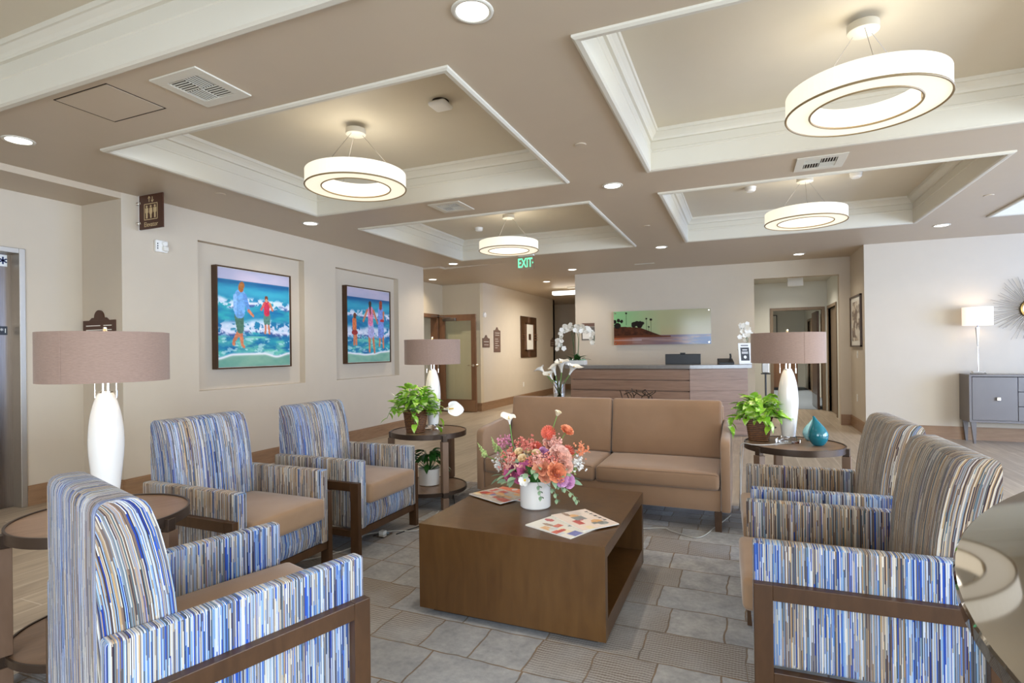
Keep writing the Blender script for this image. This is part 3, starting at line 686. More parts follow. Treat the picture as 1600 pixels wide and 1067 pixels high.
# access panel, sprinkler covers, detectors
t = thing('access_panel', 'flush painted access panel beside the near air vent', 'panel', (-3.42, 2.08, ZC))
bm = NB()
for a in ((-.24, .24, -.17, -.165), (-.24, .24, .165, .17), (-.24, -.235, -.17, .17), (.235, .24, -.17, .17)): box(bm, *a, -.002, 0)
obj('seam', bm, MAT['grille_dark'], t)
bm = NB(); box(bm, -.23, .23, -.16, .16, -.003, 0); obj('cover', bm, MAT['ceiling'], t)
for x, y, lb in ((-1.065, 3.867, 'round sprinkler cover in the middle beam, nearest one'), (-4.446, 3.661, 'round sprinkler cover near the painting wall'), (-1.056, 6.766, 'round sprinkler cover in the middle beam, farther one'), (2.274, 6.88, 'round sprinkler cover above the grey console')):
    bm = NB(); lathe(bm, [(.0, -.006), (.038, -.006), (.042, -.002), (.042, 0)], 24, cap=False); tag(obj('sprinkler_cover', bm, MAT['ceiling'], smooth='auto', loc=(x, y, ZC)), lb, 'sprinkler', 'sprinkler covers')
bm = NB(); box(bm, -.17, .17, -.035, .035, -.006, 0, .002); tag(obj('linear_air_slot', bm, MAT['white_trim'], loc=(-1.566, 9.769, ZC)), 'narrow air slot in the ceiling before the reception wall', 'air vent')
def detector(x, y, lb, tilt=0):
    t = thing('smoke_detector', lb, 'smoke detector', (x, y, 3.1)); bm = NB(); lathe(bm, [(.0, -.012), (.058, -.012), (.06, 0), (0, 0)], 28, cap=False); obj('base', bm, MAT['grille_dark'] if tilt else MAT['white_plastic'], t, smooth='auto')
    bm = NB(); box(bm, -.07, .07, -.07, .07, -.05, -.012, .02, 3) if tilt else lathe(bm, [(0, -.05), (.04, -.05), (.055, -.035), (.055, -.012)], 28, cap=False); obj('cover', bm, MAT['white_plastic'], t, smooth='auto')
detector(-1.97, 3.43, 'square white detector on a dark base in the near left coffer', 1)
detector(-3.52, 7.2, 'small round detector in the far left coffer'); detector(1.1, 6.62, 'small round detector in the far right coffer, right of the chandelier')
detector(.1, 6.7, 'flat round detector in the far right coffer, left of the chandelier')
# exit sign
t = thing('exit_sign', 'edge-lit glass EXIT sign with green letters hanging from the ceiling', 'exit sign', (-3.08, 7.96, ZC), -.1)
bm = NB(); box(bm, -.13, .13, -.03, .03, -.03, 0, .004); obj('housing', bm, MAT['white_plastic'], t)
bm = NB(); box(bm, -.13, .13, -.003, .003, -.235, -.03); obj('glass_panel', bm, MAT['acrylic'], t)
text('exit_lettering', 'EXIT', .20, glow('exit_green', (.02, 1.0, .42, 1), .6), T(-.022, -.0055, -.135) @ Matrix.Diagonal((.62, 1, 1, 1)) @ RX, t, .001, bold=.004)
bm = NB(); prism(bm, [(.105, -.115), (.125, -.135), (.105, -.155)], -.007, -.004, 'y'); obj('arrow', bm, glow('exit_green_arrow', (.02, 1.0, .42, 1), .55), t)
# corridor linear light
t = thing('linear_pendant', 'white rectangular light fixture hanging in the corridor', 'ceiling light', (-3.63, 12.6, 2.62))
bm = NB(); box(bm, -.56, .5, -.1, .1, 0, .085, .01); obj('diffuser', bm, MAT['troffer'], t)
bm = NB(); box(bm, -.2, .2, -.06, .06, .15, ZC - 2.62 + .0, .004); tube(bm, [(0, 0, .08), (0, 0, .16)], .008); obj('mount', bm, MAT['white_trim'], t)
l = bpy.data.lights.new('tube', 'AREA'); l.shape = 'RECTANGLE'; l.size = 1.0; l.size_y = .2; l.energy = 28; l.color = (1, .96, .88); lo = bpy.data.objects.new('tube', l); C.objects.link(lo); lo.parent = t; lo.location = (0, 0, -.01)
t = thing('ceiling_sign_box', 'white box sign under the vestibule ceiling', 'sign', (.92, 11.5, 2.66)); bm = NB(); box(bm, -.13, .13, -.03, .03, -.22, 0, .004); obj('body', bm, MAT['white_plastic'], t)

# ================================================================== ARMCHAIRS
def make_chair():
    t = thing('striped_armchair', 'x', 'armchair', (0, 0, 0), 0, 'striped armchairs around the coffee table')
    st = MAT['stripe']
    for sx in (-1, 1):
        bm = NB(); x0, x1 = sorted((sx * .318, sx * .262)); box(bm, x0, x1, -.742, .0, .165, .604, .010, 3); obj('arm', bm, st, t, smooth='auto', uvf=lambda c, ax: (c.x + 3, c.z) if ax == 1 else (c.y, c.z + c.x * (ax == 2)))
    bm = NB(); lv = [(.165, -.742, -.55), (.30, -.743, -.553), (.45, -.745, -.556), (.55, -.746, -.562), (.66, -.747, -.572), (.75, -.748, -.586), (.80, -.748, -.596), (.84, -.748, -.606), (.88, -.748, -.618), (.905, -.748, -.628), (.922, -.744, -.638), (.932, -.736, -.652), (.938, -.722, -.672)]
    rings = []; nx_, ny_ = 10, 6
    for z_, yr, yf in lv:
        hw = .264 - (.004 if z_ > .93 else 0)
        loop = [(-hw + 2 * hw * i / nx_, yf) for i in range(nx_)] + [(hw, yf + (yr - yf) * j / ny_) for j in range(ny_)] + [(hw - 2 * hw * i / nx_, yr) for i in range(nx_)] + [(-hw, yr + (yf - yr) * j / ny_) for j in range(ny_)]
        rings.append([bm.verts.new((p_[0], p_[1], z_)) for p_ in loop])
    for A_, B_ in zip(rings, rings[1:]):
        for i in range(len(A_)): bm.faces.new((A_[i], A_[(i + 1) % len(A_)], B_[(i + 1) % len(A_)], B_[i]))
    bm.faces.new(rings[0][::-1]); bm.faces.new(rings[-1])
    fp = [(.17, -.55), (.45, -.556), (.55, -.562), (.66, -.572), (.75, -.586), (.84, -.606), (.905, -.628), (.93, -.645), (.94, -.668)]
    def bf(c, ax):
        if ax != 0: return (c.x, c.z - c.y * (ax == 2))
        yf = np.interp(c.z, [a for a, b in fp], [b for a, b in fp]); return (5 + c.y - yf * 1.0, c.z)
    obj('backrest', bm, st, t, smooth='auto', uvf=bf)
    bm = NB(); prism(bm, [(-.55, .165), (-.55, .32), (-.03, .32), (-.008, .30), (.0, .25), (-.006, .20), (-.02, .165)], -.261, .261, 'x', .004); obj('seat_base', bm, st, t, smooth='auto')
    bm = NB(); cushion(bm, -.259, .259, -.555, .035, .318, .442, .022, .012); obj('seat_cushion', bm, MAT['seat'], t, smooth=True)
    # side frames of wood: each post a leg of its own
    fwm = MAT['frame_wood']
    for sx in (-1, 1):
        x0, x1 = sorted((sx * .318, sx * .352))
        for (ya, yb) in ((-.062, 0), (-.74, -.678)):
            bm = NB(); box(bm, x0, x1, ya, yb, 0, .467, .002); obj('leg', bm, fwm, t)
        bm = NB(); box(bm, x0, x1, -.678, -.062, .412, .467, .002); obj('arm_rail', bm, fwm, t)
        bm = NB(); box(bm, x0, x1, -.678, -.062, .118, .160, .002); obj('side_stretcher', bm, fwm, t)
    for ya, yb in ((-.05, -.012), (-.73, -.69)):
        bm = NB(); box(bm, -.318, .318, ya, yb, .118, .163, .002); obj('cross_stretcher', bm, fwm, t)
    return t
proto = make_chair()
first = True
for x, y, deg, warm, off, lb in ((-1.526, 1.652, 73, .18, .13, 'striped armchair in the left foreground, seen from behind beside the round side table'),
                                 (-2.331, 2.320, -.8, .30, .55, 'striped armchair facing the coffee table, below the left beach painting'),
                                 (-2.276, 3.205, 0, .30, .31, 'striped armchair facing the coffee table, nearest the basket plant with the white flower'),
                                 (.015, 2.493, 181.8, .48, .77, 'striped armchair at right front, beside the dark glossy round table'),
                                 (.019, 3.322, 181.7, .55, .42, 'striped armchair at right, beside the table with the teal vase')):
    o = proto if first else copy_tree(proto)
    first = False
    o.location = (x, y, .006); o.rotation_euler = (0, 0, math.radians(deg - 90)); o['label'] = lb
    for ch in o.children:
        ww = warm
        rt = ch.data.vertices[0].co.x > 0 if ch.type == 'MESH' else False
        if ch.name.startswith('arm') and deg > 100: ww = .85 if rt else .40
        if ch.name.startswith('arm') and -5 < deg < 5: ww = .75
        if ch.name.startswith('backrest'): ww = .95 if x > -1 else (.42 if deg > 5 else .30)
        if ch.name.startswith('seat_base'): ww = .25
        ch.color = (ww, off, 0, 1)

# ================================================================== SOFA
t = thing('loveseat', 'tan velvet two-seat sofa with square arms and dark wooden legs', 'sofa', (-1.079, 4.13, .006))
SV = MAT['sofa']; H0 = .0
bm = NB(); box(bm, -.925, .925, .015, .80, .145, .30, .012); obj('base', bm, SV, t, smooth='auto')
for sx in (-1, 1):
    bm = NB(); x0, x1 = sorted((sx * .99, sx * .925))
    prism(bm, [(0.0, .145), (0.0, .60), (.012, .635), (.04, .652), (.12, .662), (.80, .712), (.82, .70), (.83, .145)], x0, x1, 'x', .014); obj('armrest', bm, SV, t, smooth='auto')
bm = NB(); prism(bm, [(.70, .145), (.70, .40), (.78, .82), (.86, .82), (.83, .145)], -.925, .925, 'x', .012); obj('back_frame', bm, SV, t, smooth='auto')
for sx in (-1, 1):
    x0, x1 = sorted((sx * .918, sx * .003 + .022))
    bm = NB(); cushion(bm, x0, x1, -.012, .64, .295, .418, .03, .012); sc = obj('seat_cushion', bm, SV, t, smooth=True)
    bm = NB()
    zz = .411
    tube(bm, [(x0 + .012, -.004, zz - .012), (x0 + .03, -.006, zz), (x1 - .03, -.006, zz), (x1 - .012, -.004, zz - .012)], .0035, 6); obj('piping', bm, SV, sc)
    bm = NB(); t2 = NB(); cushion(t2, x0, x1, -.07, .07, 0, .47, .025, .022)
    add(bm, t2, T(0, .615, .408) @ Matrix.Rotation(math.radians(-11), 4, 'X')); obj('back_cushion', bm, SV, t, smooth=True)
for sx in (-1, 1):
    for yy in (.03, .76):
        bm = NB(); prism(bm, [(sx * .905 - .022, 0), (sx * .905 + .022, 0), (sx * .905 + .026, .147), (sx * .905 - .026, .147)], yy, yy + .045, 'y', .002); obj('leg', bm, MAT['frame_wood'], t)

# ================================================================== COFFEE TABLE
t = thing('coffee_table', 'square dark brown wooden coffee table with an open side', 'coffee table', (-1.035, 2.85, .006))
hx, hy = .472, .492; W = MAT['table_wood']
bm = NB(); box(bm, -hx, hx, -hy, hy, .389, .447); obj('tabletop', bm, W, t)
for ya, yb in ((-hy, -hy + .045), (hy - .045, hy)):
    bm = NB(); box(bm, -hx, hx, ya, yb, .03, .389); obj('side_panel', bm, W, t)
bm = NB(); box(bm, -hx + .001, hx - .001, -hy + .045, hy - .045, .03, .115, .002); obj('shelf', bm, W, t)
bm = NB(); box(bm, -hx + .05, hx - .05, -hy + .05, hy - .05, 0, .03); obj('plinth', bm, MAT['black_plastic'], t)

# ================================================================== ROUND SIDE TABLES
def side_table(loc, rot, label):
    t = thing('round_side_table', label, 'side table', loc, rot, 'round side tables with three legs')
    for z in (.598, .118):
        bm = NB(); lathe(bm, [(.0, z + .018), (.318, z + .018), (.318, z), (.0, z)], 64, cap=False); tp = obj('tabletop' if z > .3 else 'lower_shelf', bm, MAT['top_wood'], t)
        bm = NB(); n = 64; h = .043 if z > .3 else .03
        rg = [[bm.verts.new((q * math.cos(2 * PI * i / n), q * math.sin(2 * PI * i / n), zz)) for i in range(n)] for q, zz in ((.318, z + .024 - h), (.327, z + .024 - h), (.327, z + .024), (.318, z + .024))]
        for k in range(4):
            a, b = rg[k], rg[(k + 1) % 4]
            for i in range(n): bm.faces.new((a[i], a[(i + 1) % n], b[(i + 1) % n], b[i]))
        obj('rim', bm, MAT['dark_bronze'], tp, smooth='auto')
    for k in range(3):
        a = 2 * PI * k / 3; bm = NB(); Mz = RZ(a)
        box(bm, .300, .352, -.026, .026, 0, .098, .002, M=Mz); box(bm, .3, .352, -.026, .026, .142, .560, .002, M=Mz); lg = obj('leg', bm, MAT['leg_wood'], t)
        bm = NB(); box(bm, .308, .345, -.020, .020, .560, .612, .002, M=Mz); obj('leg_bracket', bm, MAT['dark_bronze'], lg)
        bm = NB(); box(bm, .308, .345, -.020, .020, .098, .142, .001, M=Mz); obj('leg_bracket', bm, MAT['dark_bronze'], lg)
    return t
TT = .617
side_table((-2.58, 1.52, .006), math.radians(252), 'round side table at the left front, under the largest taupe lamp')
side_table((-2.54, 4.15, .006), math.radians(324), 'round side table between the far striped armchair and the sofa')
side_table((.327, 4.40, .006), math.radians(345), 'round side table holding the teal vase, right of the sofa')

# foreground table
nrm = Vector((-.107, -.049, .993)).normalized(); q = Vector((0, 0, 1)).rotation_difference(nrm).to_matrix().to_4x4()
t = thing('pedestal_table', 'dark glossy round table top at the right edge of the picture, reflecting a chandelier', 'table', (.57, .407, 0))
bm = NB(); lathe(bm, [(0, 0), (.4385, 0), (.440, -.0015), (.440, -.012), (.43, -.020), (0, -.020)], 96, M=T(0, 0, 1.183) @ q, cap=False); obj('tabletop', bm, MAT['gloss_dark'], t, smooth='auto')
bm = NB(); lathe(bm, [(.035, .02), (.03, .4), (.03, 1.12), (.07, 1.15)], 32); obj('pedestal', bm, MAT['black_plastic'], t, smooth='auto')
bm = NB(); lathe(bm, [(.26, .006), (.26, .018), (.05, .03)], 48); obj('foot', bm, MAT['black_plastic'], t, smooth='auto')

# ================================================================== TABLE LAMPS
def table_lamp(loc, label, rot=0):
    t = thing('table_lamp', label, 'lamp', loc, rot, 'white ceramic table lamps with taupe drum shades')
    bm = NB(); lathe(bm, [(.085, .0), (.085, .022), (.055, .022), (.05, .045)], 8); obj('acrylic_foot', bm, MAT['acrylic'], t)
    pf = [(.046, .045), (.049, .08), (.056, .15), (.064, .23), (.0675, .29), (.066, .35), (.060, .41), (.050, .46), (.038, .502), (.030, .52), (.027, .524)]
    pts = smoothpath([(a, 0, b) for a, b in pf], 4); bm = NB(); lathe(bm, [(p.x, p.z) for p in pts], 48); obj('ceramic_body', bm, MAT['ceramic'], t, smooth='auto')
    bm = NB(); lathe(bm, [(.028, .524), (.028, .53), (.010, .532)], 24); lathe(bm, [(.007, .53), (.007, .62)], 12, at=(.012, 0, 0)); lathe(bm, [(.007, .53), (.007, .62)], 12, at=(-.012, 0, 0))
    lathe(bm, [(.012, .62), (.012, .68)], 16); tube(bm, [(0, 0, .68), (0, 0, .80)], .004)
    for k in range(3):
        a = 2 * PI * k / 3; tube(bm, [(0, 0, .79), (.243 * math.cos(a), .243 * math.sin(a), .785)], .0025, 6)
    obj('stem', bm, MAT['chrome'], t, smooth='auto')
    for sx in (-1, 1):
        bm = NB(); tube(bm, [(sx * .052, 0, .505), (sx * .052, 0, .60)], .0018, 8); lathe(bm, [(.004, .50), (.004, .535)], 10, at=(sx * .052, 0, 0)); tube(bm, [(0, 0, .64), (sx * .052, 0, .60)], .003, 6); obj('pull_chain', bm, MAT['chrome'], t)
    bm = NB(); lathe(bm, [(.004, .795), (.008, .80), (.008, .816), (.003, .82)], 16); obj('finial', bm, MAT['chrome'], t, smooth='auto')
    n = 72; bm = NB()
    rg = [[bm.verts.new((q_ * math.cos(2 * PI * i / n), q_ * math.sin(2 * PI * i / n), zz)) for i in range(n)] for q_, zz in ((.242, .576), (.246, .576), (.246, .792), (.242, .792))]
    for k in range(3):
        for i in range(n):
            f = bm.faces.new((rg[k][i], rg[k][(i + 1) % n], rg[k + 1][(i + 1) % n], rg[k + 1][i]))
    for i in range(n):
        f = bm.faces.new((rg[3][i], rg[3][(i + 1) % n], rg[0][(i + 1) % n], rg[0][i])); f.material_index = 1
    obj('lamp_shade', bm, [MAT['shade'], MAT['shade_in']], t, smooth='auto')
    bm = NB(); box(bm, .2455, .2472, -.004, .004, .577, .791, M=RZ(math.radians(-68) - rot)); obj('shade_seam', bm, MAT['shade'], t)
    bm = NB(); lathe(bm, [(0, .64), (.02, .65), (.03, .69), (.02, .72), (0, .73)], 20, cap=False); obj('bulb', bm, glow('warm_bulb', (1, .82, .58, 1), 3.0), t, smooth=True)
    l = bpy.data.lights.new('bulb_light', 'POINT'); l.energy = 3.2; l.color = (1, .80, .56); l.shadow_soft_size = .03; lo = bpy.data.objects.new('bulb_light', l); C.objects.link(lo); lo.parent = t; lo.location = (.0, .0, .745)
    return t
zt = .006 + TT
table_lamp((-2.64, 1.57, zt), 'large white ceramic lamp with taupe drum shade at left, in front of the elevator', .3)
table_lamp((-2.545, 4.235, zt), 'white ceramic lamp with taupe drum shade behind the left basket plant', .3)
table_lamp((.300, 4.46, zt), 'white ceramic lamp with taupe drum shade beside the teal vase', .1)

# teal vases
def pear(t_r, h, mat, loc, label, lean=.02, name='teardrop_vase'):
    bm = NB(); pf = [(.30, 0), (.55, .03), (.86, .16), (1, .32), (.93, .48), (.70, .64), (.42, .78), (.22, .90), (.10, 1.0)]
    t = thing(name, label, 'vase', loc); pts = smoothpath([(a * t_r, 0, b * h) for a, b in pf], 5); lathe(bm, [(p.x, p.z) for p in pts], 40)
    for v in bm.verts:
        k = max(0, v.co.z / h - .35); v.co.x -= lean * k * k * 2.2
    obj('body', bm, mat, t, smooth='auto'); return t
pear(.064, .205, MAT['teal'], (.478, 4.36, zt), 'glossy teal teardrop vase on the right side table', .03)
pear(.052, .16, MAT['aqua'], (.452, 4.58, zt), 'pale aqua teardrop vase half hidden behind the lamp', -.02)

# ================================================================== CONSOLE, LAMP, SUNBURST
t = thing('console_cabinet', 'grey painted console cabinet on tapered legs against the right wall', 'cabinet', (2.76, 9.06, 0))
CM = MAT['console']; L_ = 1.55
bm = NB(); box(bm, 0, L_, .0, .36, .89, .915, .002); box(bm, 0, L_, .0, .36, .285, .31, .002); box(bm, 0, .028, 0, .36, .31, .89); box(bm, L_ - .028, L_, 0, .36, .31, .89); box(bm, .028, L_ - .028, .33, .36, .31, .89); box(bm, .028, L_ - .028, .02, .34, .31, .33)
obj('carcass', bm, CM, t)
def pull(parent, x, z):
    bm = NB(); box(bm, x - .022, x + .022, -.024, -.003, z - .022, z + .022, .004); obj('knob', bm, MAT['chrome'], parent)
for x0 in (.034, .034 + 1.01):
    bm = NB(); box(bm, x0, x0 + .472, .004, .024, .318, .882, .002); dr = obj('door', bm, CM, t); pull(dr, x0 + .27, .60)
for k in range(3):
    z0_ = .318 + k * .190; bm = NB(); box(bm, .512, 1.038, .004, .024, z0_, z0_ + .184, .002); dr = obj('drawer', bm, CM, t); pull(dr, .775, z0_ + .092)
for x, y, dx in ((.02, .02, 1), (.02, .31, 1), (L_ - .02, .02, -1), (L_ - .02, .31, -1)):
    bm = NB(); prism(bm, [(x, .285), (x + dx * .06, .285), (x + dx * .052, 0), (x + dx * .03, 0)], y - .005, y + .035, 'y'); obj('leg', bm, CM, t)
t = thing('buffet_lamp', 'slim pewter buffet lamp with a lit white shade on the grey console', 'lamp', (2.915, 9.24, .915))
bm = NB(); box(bm, -.075, .075, -.05, .05, 0, .012, .001); box(bm, -.068, .068, -.045, .045, .012, .032); obj('base', bm, MAT['acrylic'], t)
bm = NB(); box(bm, -.07, .07, -.047, .047, .032, .037); obj('base_cap', bm, MAT['silver_lamp'], t)
bm = NB(); tube(bm, [(0, 0, .035), (0, 0, .37)], .006, 10); obj('rod', bm, MAT['chrome'], t)
bm = NB(); t3 = NB(); lathe(t3, [(.006, 0), (.027, .25), (.027, .27)], 4); add(bm, t3, T(0, 0, .36) @ RZ(.8)); tube(bm, [(0, 0, .62), (0, 0, .70)], .008); obj('tapered_column', bm, MAT['silver_lamp'], t)
bm = NB(); n = 48
rg = [[bm.verts.new((q_ * math.cos(2 * PI * i / n), q_ * .72 * math.sin(2 * PI * i / n), zz)) for i in range(n)] for q_, zz in ((.165, .655), (.168, .655), (.168, .90), (.165, .90))]
for k in range(4):
    for i in range(n): bm.faces.new((rg[k][i], rg[k][(i + 1) % n], rg[(k + 1) % 4][(i + 1) % n], rg[(k + 1) % 4][i]))
obj('lamp_shade', bm, MAT['shade_white'], t, smooth='auto')
l = bpy.data.lights.new('bulb_light', 'POINT'); l.energy = .7; l.color = (1, .82, .6); l.shadow_soft_size = .05; lo = bpy.data.objects.new('bulb_light', l); C.objects.link(lo); lo.parent = t; lo.location = (0, 0, .80)

t = thing('sunburst_mirror', 'round sunburst mirror of thin metal rays on the right wall', 'mirror', (3.545, 9.405, 1.78))
bm = NB(); random.seed(3)
for k in range(84):
    a = 2 * PI * k / 84 + random.uniform(-.02, .02); L1 = random.choice((.30, .36, .42, .46)) * random.uniform(.95, 1.03); yo = random.uniform(-.02, .015)
    tube(bm, [(.1 * math.cos(a), yo * .5, .1 * math.sin(a)), (L1 * math.cos(a), yo, L1 * math.sin(a))], .003, 5, rr=[.0045, .003])
obj('rays', bm, paint('ray_metal', '#93887c', .4, .05, 0, metal=.4), t)
bm = NB(); lathe(bm, [(.095, -.0), (.125, -.0), (.13, .02), (.125, .035), (.105, .04), (.098, .03)], 40, M=Matrix.Rotation(PI / 2, 4, 'X'), cap=False); obj('rim', bm, MAT['brass'], t, smooth='auto')
bm = NB(); lathe(bm, [(.0, .02), (.1, .02), (.1, .012), (0, .012)], 40, M=Matrix.Rotation(PI / 2, 4, 'X'), cap=False); obj('mirror_glass', bm, metal('mirror_silver', '#eeeeea', .06), t)

# ================================================================== RECEPTION DESK
t = thing('reception_desk', 'wood-clad reception desk with stepped horizontal boards', 'reception desk', (0, 0, 0))
P0_, P1_, P2_ = Vector((-2.58, 8.62)), Vector((-.735, 8.56)), Vector((.06, 8.86))
def wallseg(bm, a, b, z0_, z1, off, th, back=0):
    d = (b - a).normalized(); n_ = Vector((d.y, -d.x))      # outwards (towards camera)
    pts = [a + n_ * off, b + n_ * off, b + n_ * (off - th), a + n_ * (off - th)]
    vs = [bm.verts.new((p.x, p.y, z)) for z in (z0_, z1) for p in pts]
    bm.faces.new(vs[:4][::-1]); bm.faces.new(vs[4:])
    for i in range(4): bm.faces.new((vs[i], vs[(i + 1) % 4], vs[4 + (i + 1) % 4], vs[4 + i]))
for a, b, nm in ((P0_, P1_, 'front_panel'), (P1_, P2_, 'side_panel')):
    bm = NB(); hz = .164
    for k in range(6):
        z0_ = .02 + k * hz; 
        wallseg(bm, a, b, z0_, z0_ + hz - (.002 if nm == 'side_panel' else .018), .012 + (.0 if nm == 'side_panel' else .006 + .010 * (k % 2)), .05)
    wallseg(bm, a, b, 0, 1.0, -.03, .03); obj(nm, bm, MAT['desk_wood'], t)
bm = NB(); box(bm, -2.58, -2.54, 8.62, 9.3, 0, 1.0); box(bm, 0.0, .04, 8.9, 9.5, 0, 1.0); box(bm, -2.54, 0, 9.2, 9.24, 0, .74); obj('carcass', bm, MAT['desk_wood'], t)
bm = NB(); poly = [(-2.66, 8.54), (-.72, 8.47), (.12, 8.80), (.12, 9.18), (-.78, 8.86), (-2.66, 8.93)]; prism(bm, poly, 1.005, 1.06, 'z', .003)
obj('stone_counter', bm, MAT['stone'], t)
bm = NB(); box(bm, -2.5, -.05, 9.0, 9.6, .72, .748); obj('work_surface', bm, MAT['desk_wood'], t)

t = thing('computer_monitor', 'black computer monitor seen from behind on the reception desk', 'monitor', (-.88, 9.12, .75))
bm = NB(); box(bm, -.27, .27, -.02, .02, .13, .47, .008); obj('screen', bm, MAT['black_plastic'], t)
bm = NB(); box(bm, -.1, .1, -.08, .1, 0, .012); box(bm, -.03, .03, .02, .04, .01, .3); obj('stand', bm, MAT['black_plastic'], t)
bm = NB(); box(bm, -.04, .04, -.03, .0, .47, .49, .004); obj('webcam', bm, MAT['black_plastic'], t)
t = thing('desk_phone', 'dark desk telephone with its handset upright on the reception counter', 'telephone', (-.24, 8.92, 1.06), .2)
bm = NB(); prism(bm, [(-.08, 0), (.08, 0), (.08, .09), (-.08, .03)], -.11, .11, 'x', .006); obj('base', bm, MAT['black_plastic'], t)
bm = NB(); tube(bm, [(.07, .02, .07), (.075, .02, .12), (.07, .02, .16)], .014); obj('handset', bm, MAT['black_plastic'], t)
t = thing('counter_placard', 'white framed notice standing at the right end of the reception counter', 'sign', (.03, 8.90, 1.061), .25)
def f_plac(U, V):
    c = np.ones(U.shape + (3,)) * .93
    m_ = (U > .14) & (U < .86) & (V > .2) & (V < .86); c[m_] = (.25, .26, .28)
    for a, b, v0 in ((.3, .7, .3), (.25, .75, .42), (.25, .75, .48)): c[(U > a) & (U < b) & (V > v0) & (V < v0 + .04)] = (.93, .93, .93)
    c[((U - .5) ** 2 + ((V - .68) * 1.4) ** 2) < .014] = (.92, .92, .92)
    c[(U > .2) & (U < .8) & (V > .07) & (V < .12)] = (.45, .45, .46); return c
tl = T(0, 0, .16) @ Matrix.Rotation(math.radians(-12), 4, 'X')
bm = NB(); box(bm, -.09, .09, 0, .012, -.16, .16, .003, M=tl); prism(bm, [(0, 0), (.1, 0), (.05, .2)], -.02, .02, 'x'); obj('easel_frame', bm, MAT['white_plastic'], t)
panel('notice', .17, .30, 40, 70, f_plac, MAT['print'], tl @ T(0, -.001, 0), t)

# ================================================================== WALL THINGS
def sign_plate(name, label, w_, h_, M, lines, crest=True, mat=None, deep=.012, grp=None, cat='sign'):
    t = thing(name, label, cat, (0, 0, 0), 0, grp)
    bm = NB(); box(bm, -w_ / 2, w_ / 2, -deep, 0, -h_ / 2, h_ / 2, .001, M=M)
    if crest:
        r = w_ * .15; pts = [(-w_ * .30, 0), (w_ * .30, 0), (w_ * .22, r * .35)] + [(r * math.cos(a), r * .35 + r * math.sin(a)) for a in [PI * k / 10 for k in range(11)]] + [(-w_ * .22, r * .35)]
        t4 = NB(); prism(t4, [(a, h_ / 2 + b) for a, b in pts], -deep, 0, 'y'); add(bm, t4, M)
    obj('plate', bm, mat or MAT['taupe_sign'], t)
    bm = NB()
    for (u0, u1, v) in lines: box(bm, u0 * w_, u1 * w_, -deep - .001, -deep, v * h_ - .004, v * h_ + .004, M=M)
    obj('raised_lettering', bm, MAT['mat_white'], t); return t
def wallM(ax, a, z):     # wall frames: 'L' = x=-5.208 facing +x
    if ax == 'L': return T(-5.208, a, z) @ RZ(PI / 2)
    if ax == 'R': return T(1.653, a, z) @ RZ(-PI / 2)
sign_plate('room_sign', 'small crested brown room sign beside the glazed door', .36, .20, wallM('L', 10.93, 1.48), [(-.36, .36, .12), (-.3, .3, -.22)])
sign_plate('directory_sign', 'tall crested brown directory sign on the corridor wall', .36, .50, wallM('L', 11.52, 1.52), [(-.34, .34, .38), (-.34, .3, .28), (-.34, .1, .1), (-.34, .2, 0), (-.34, .05, -.1), (-.34, .25, -.2), (-.34, .0, -.3)])
sign_plate('far_room_sign', 'small crested brown sign at the far end of the corridor wall', .34, .2, wallM('L', 15.5, 1.5), [(-.36, .36, .1), (-.3, .3, -.2)])
# evacuation plan behind the big lamp
t = sign_plate('evacuation_plan', 'crested brown evacuation plan sign on the wall above the left lamp', .47, .50, T(-5.53, 3.246, 1.39), [(-.4, .05, .40), (.15, .4, .40), (-.4, .4, .32)], True, MAT['brown_sign'])
def f_plan(U, V):
    c = np.ones(U.shape + (3,)) * np.array((.82, .76, .64)); g_ = (np.abs((U * 6) % 1 - .5) > .44) | (np.abs((V * 5) % 1 - .5) > .44); c[g_] = (.42, .3, .24); return c
panel('floor_plan', .40, .30, 60, 40, f_plan, MAT['print'], T(-5.53, 3.233, 1.35), t)
# strobe alarm
t = thing('fire_alarm_strobe', 'white fire alarm strobe on the wall below the elevator sign', 'fire alarm', (-5.208, 3.605, 2.362), PI / 2)
bm = NB(); box(bm, -.06, .06, -.03, 0, -.057, .057, .006); obj('housing', bm, MAT['white_plastic'], t)
bm = NB(); box(bm, .0, .048, -.062, -.03, -.045, .0, .008); obj('strobe_lens', bm, MAT['mat_white'], t)
bm = NB(); lathe(bm, [(.022, 0), (.026, .012), (.02, .02)], 24, M=T(.022, -.03, .026) @ Matrix.Rotation(PI / 2, 4, 'X')); obj('speaker', bm, MAT['white_plastic'], t, smooth='auto')
bm = NB()
for k in range(3): box(bm, -.047, -.038, -.031, -.0295, -.03 + k * .022, -.016 + k * .022)
obj('fire_lettering', bm, MAT['black_plastic'], t)
t = thing('wall_sounder', 'small round white sounder on the corridor wall above the room sign', 'fire alarm', (-5.208, 10.86, 2.09), PI / 2)
bm = NB(); lathe(bm, [(.06, 0), (.055, .03), (.02, .04)], 24, M=Matrix.Rotation(PI / 2, 4, 'X')); obj('body', bm, MAT['white_plastic'], t, smooth='auto')
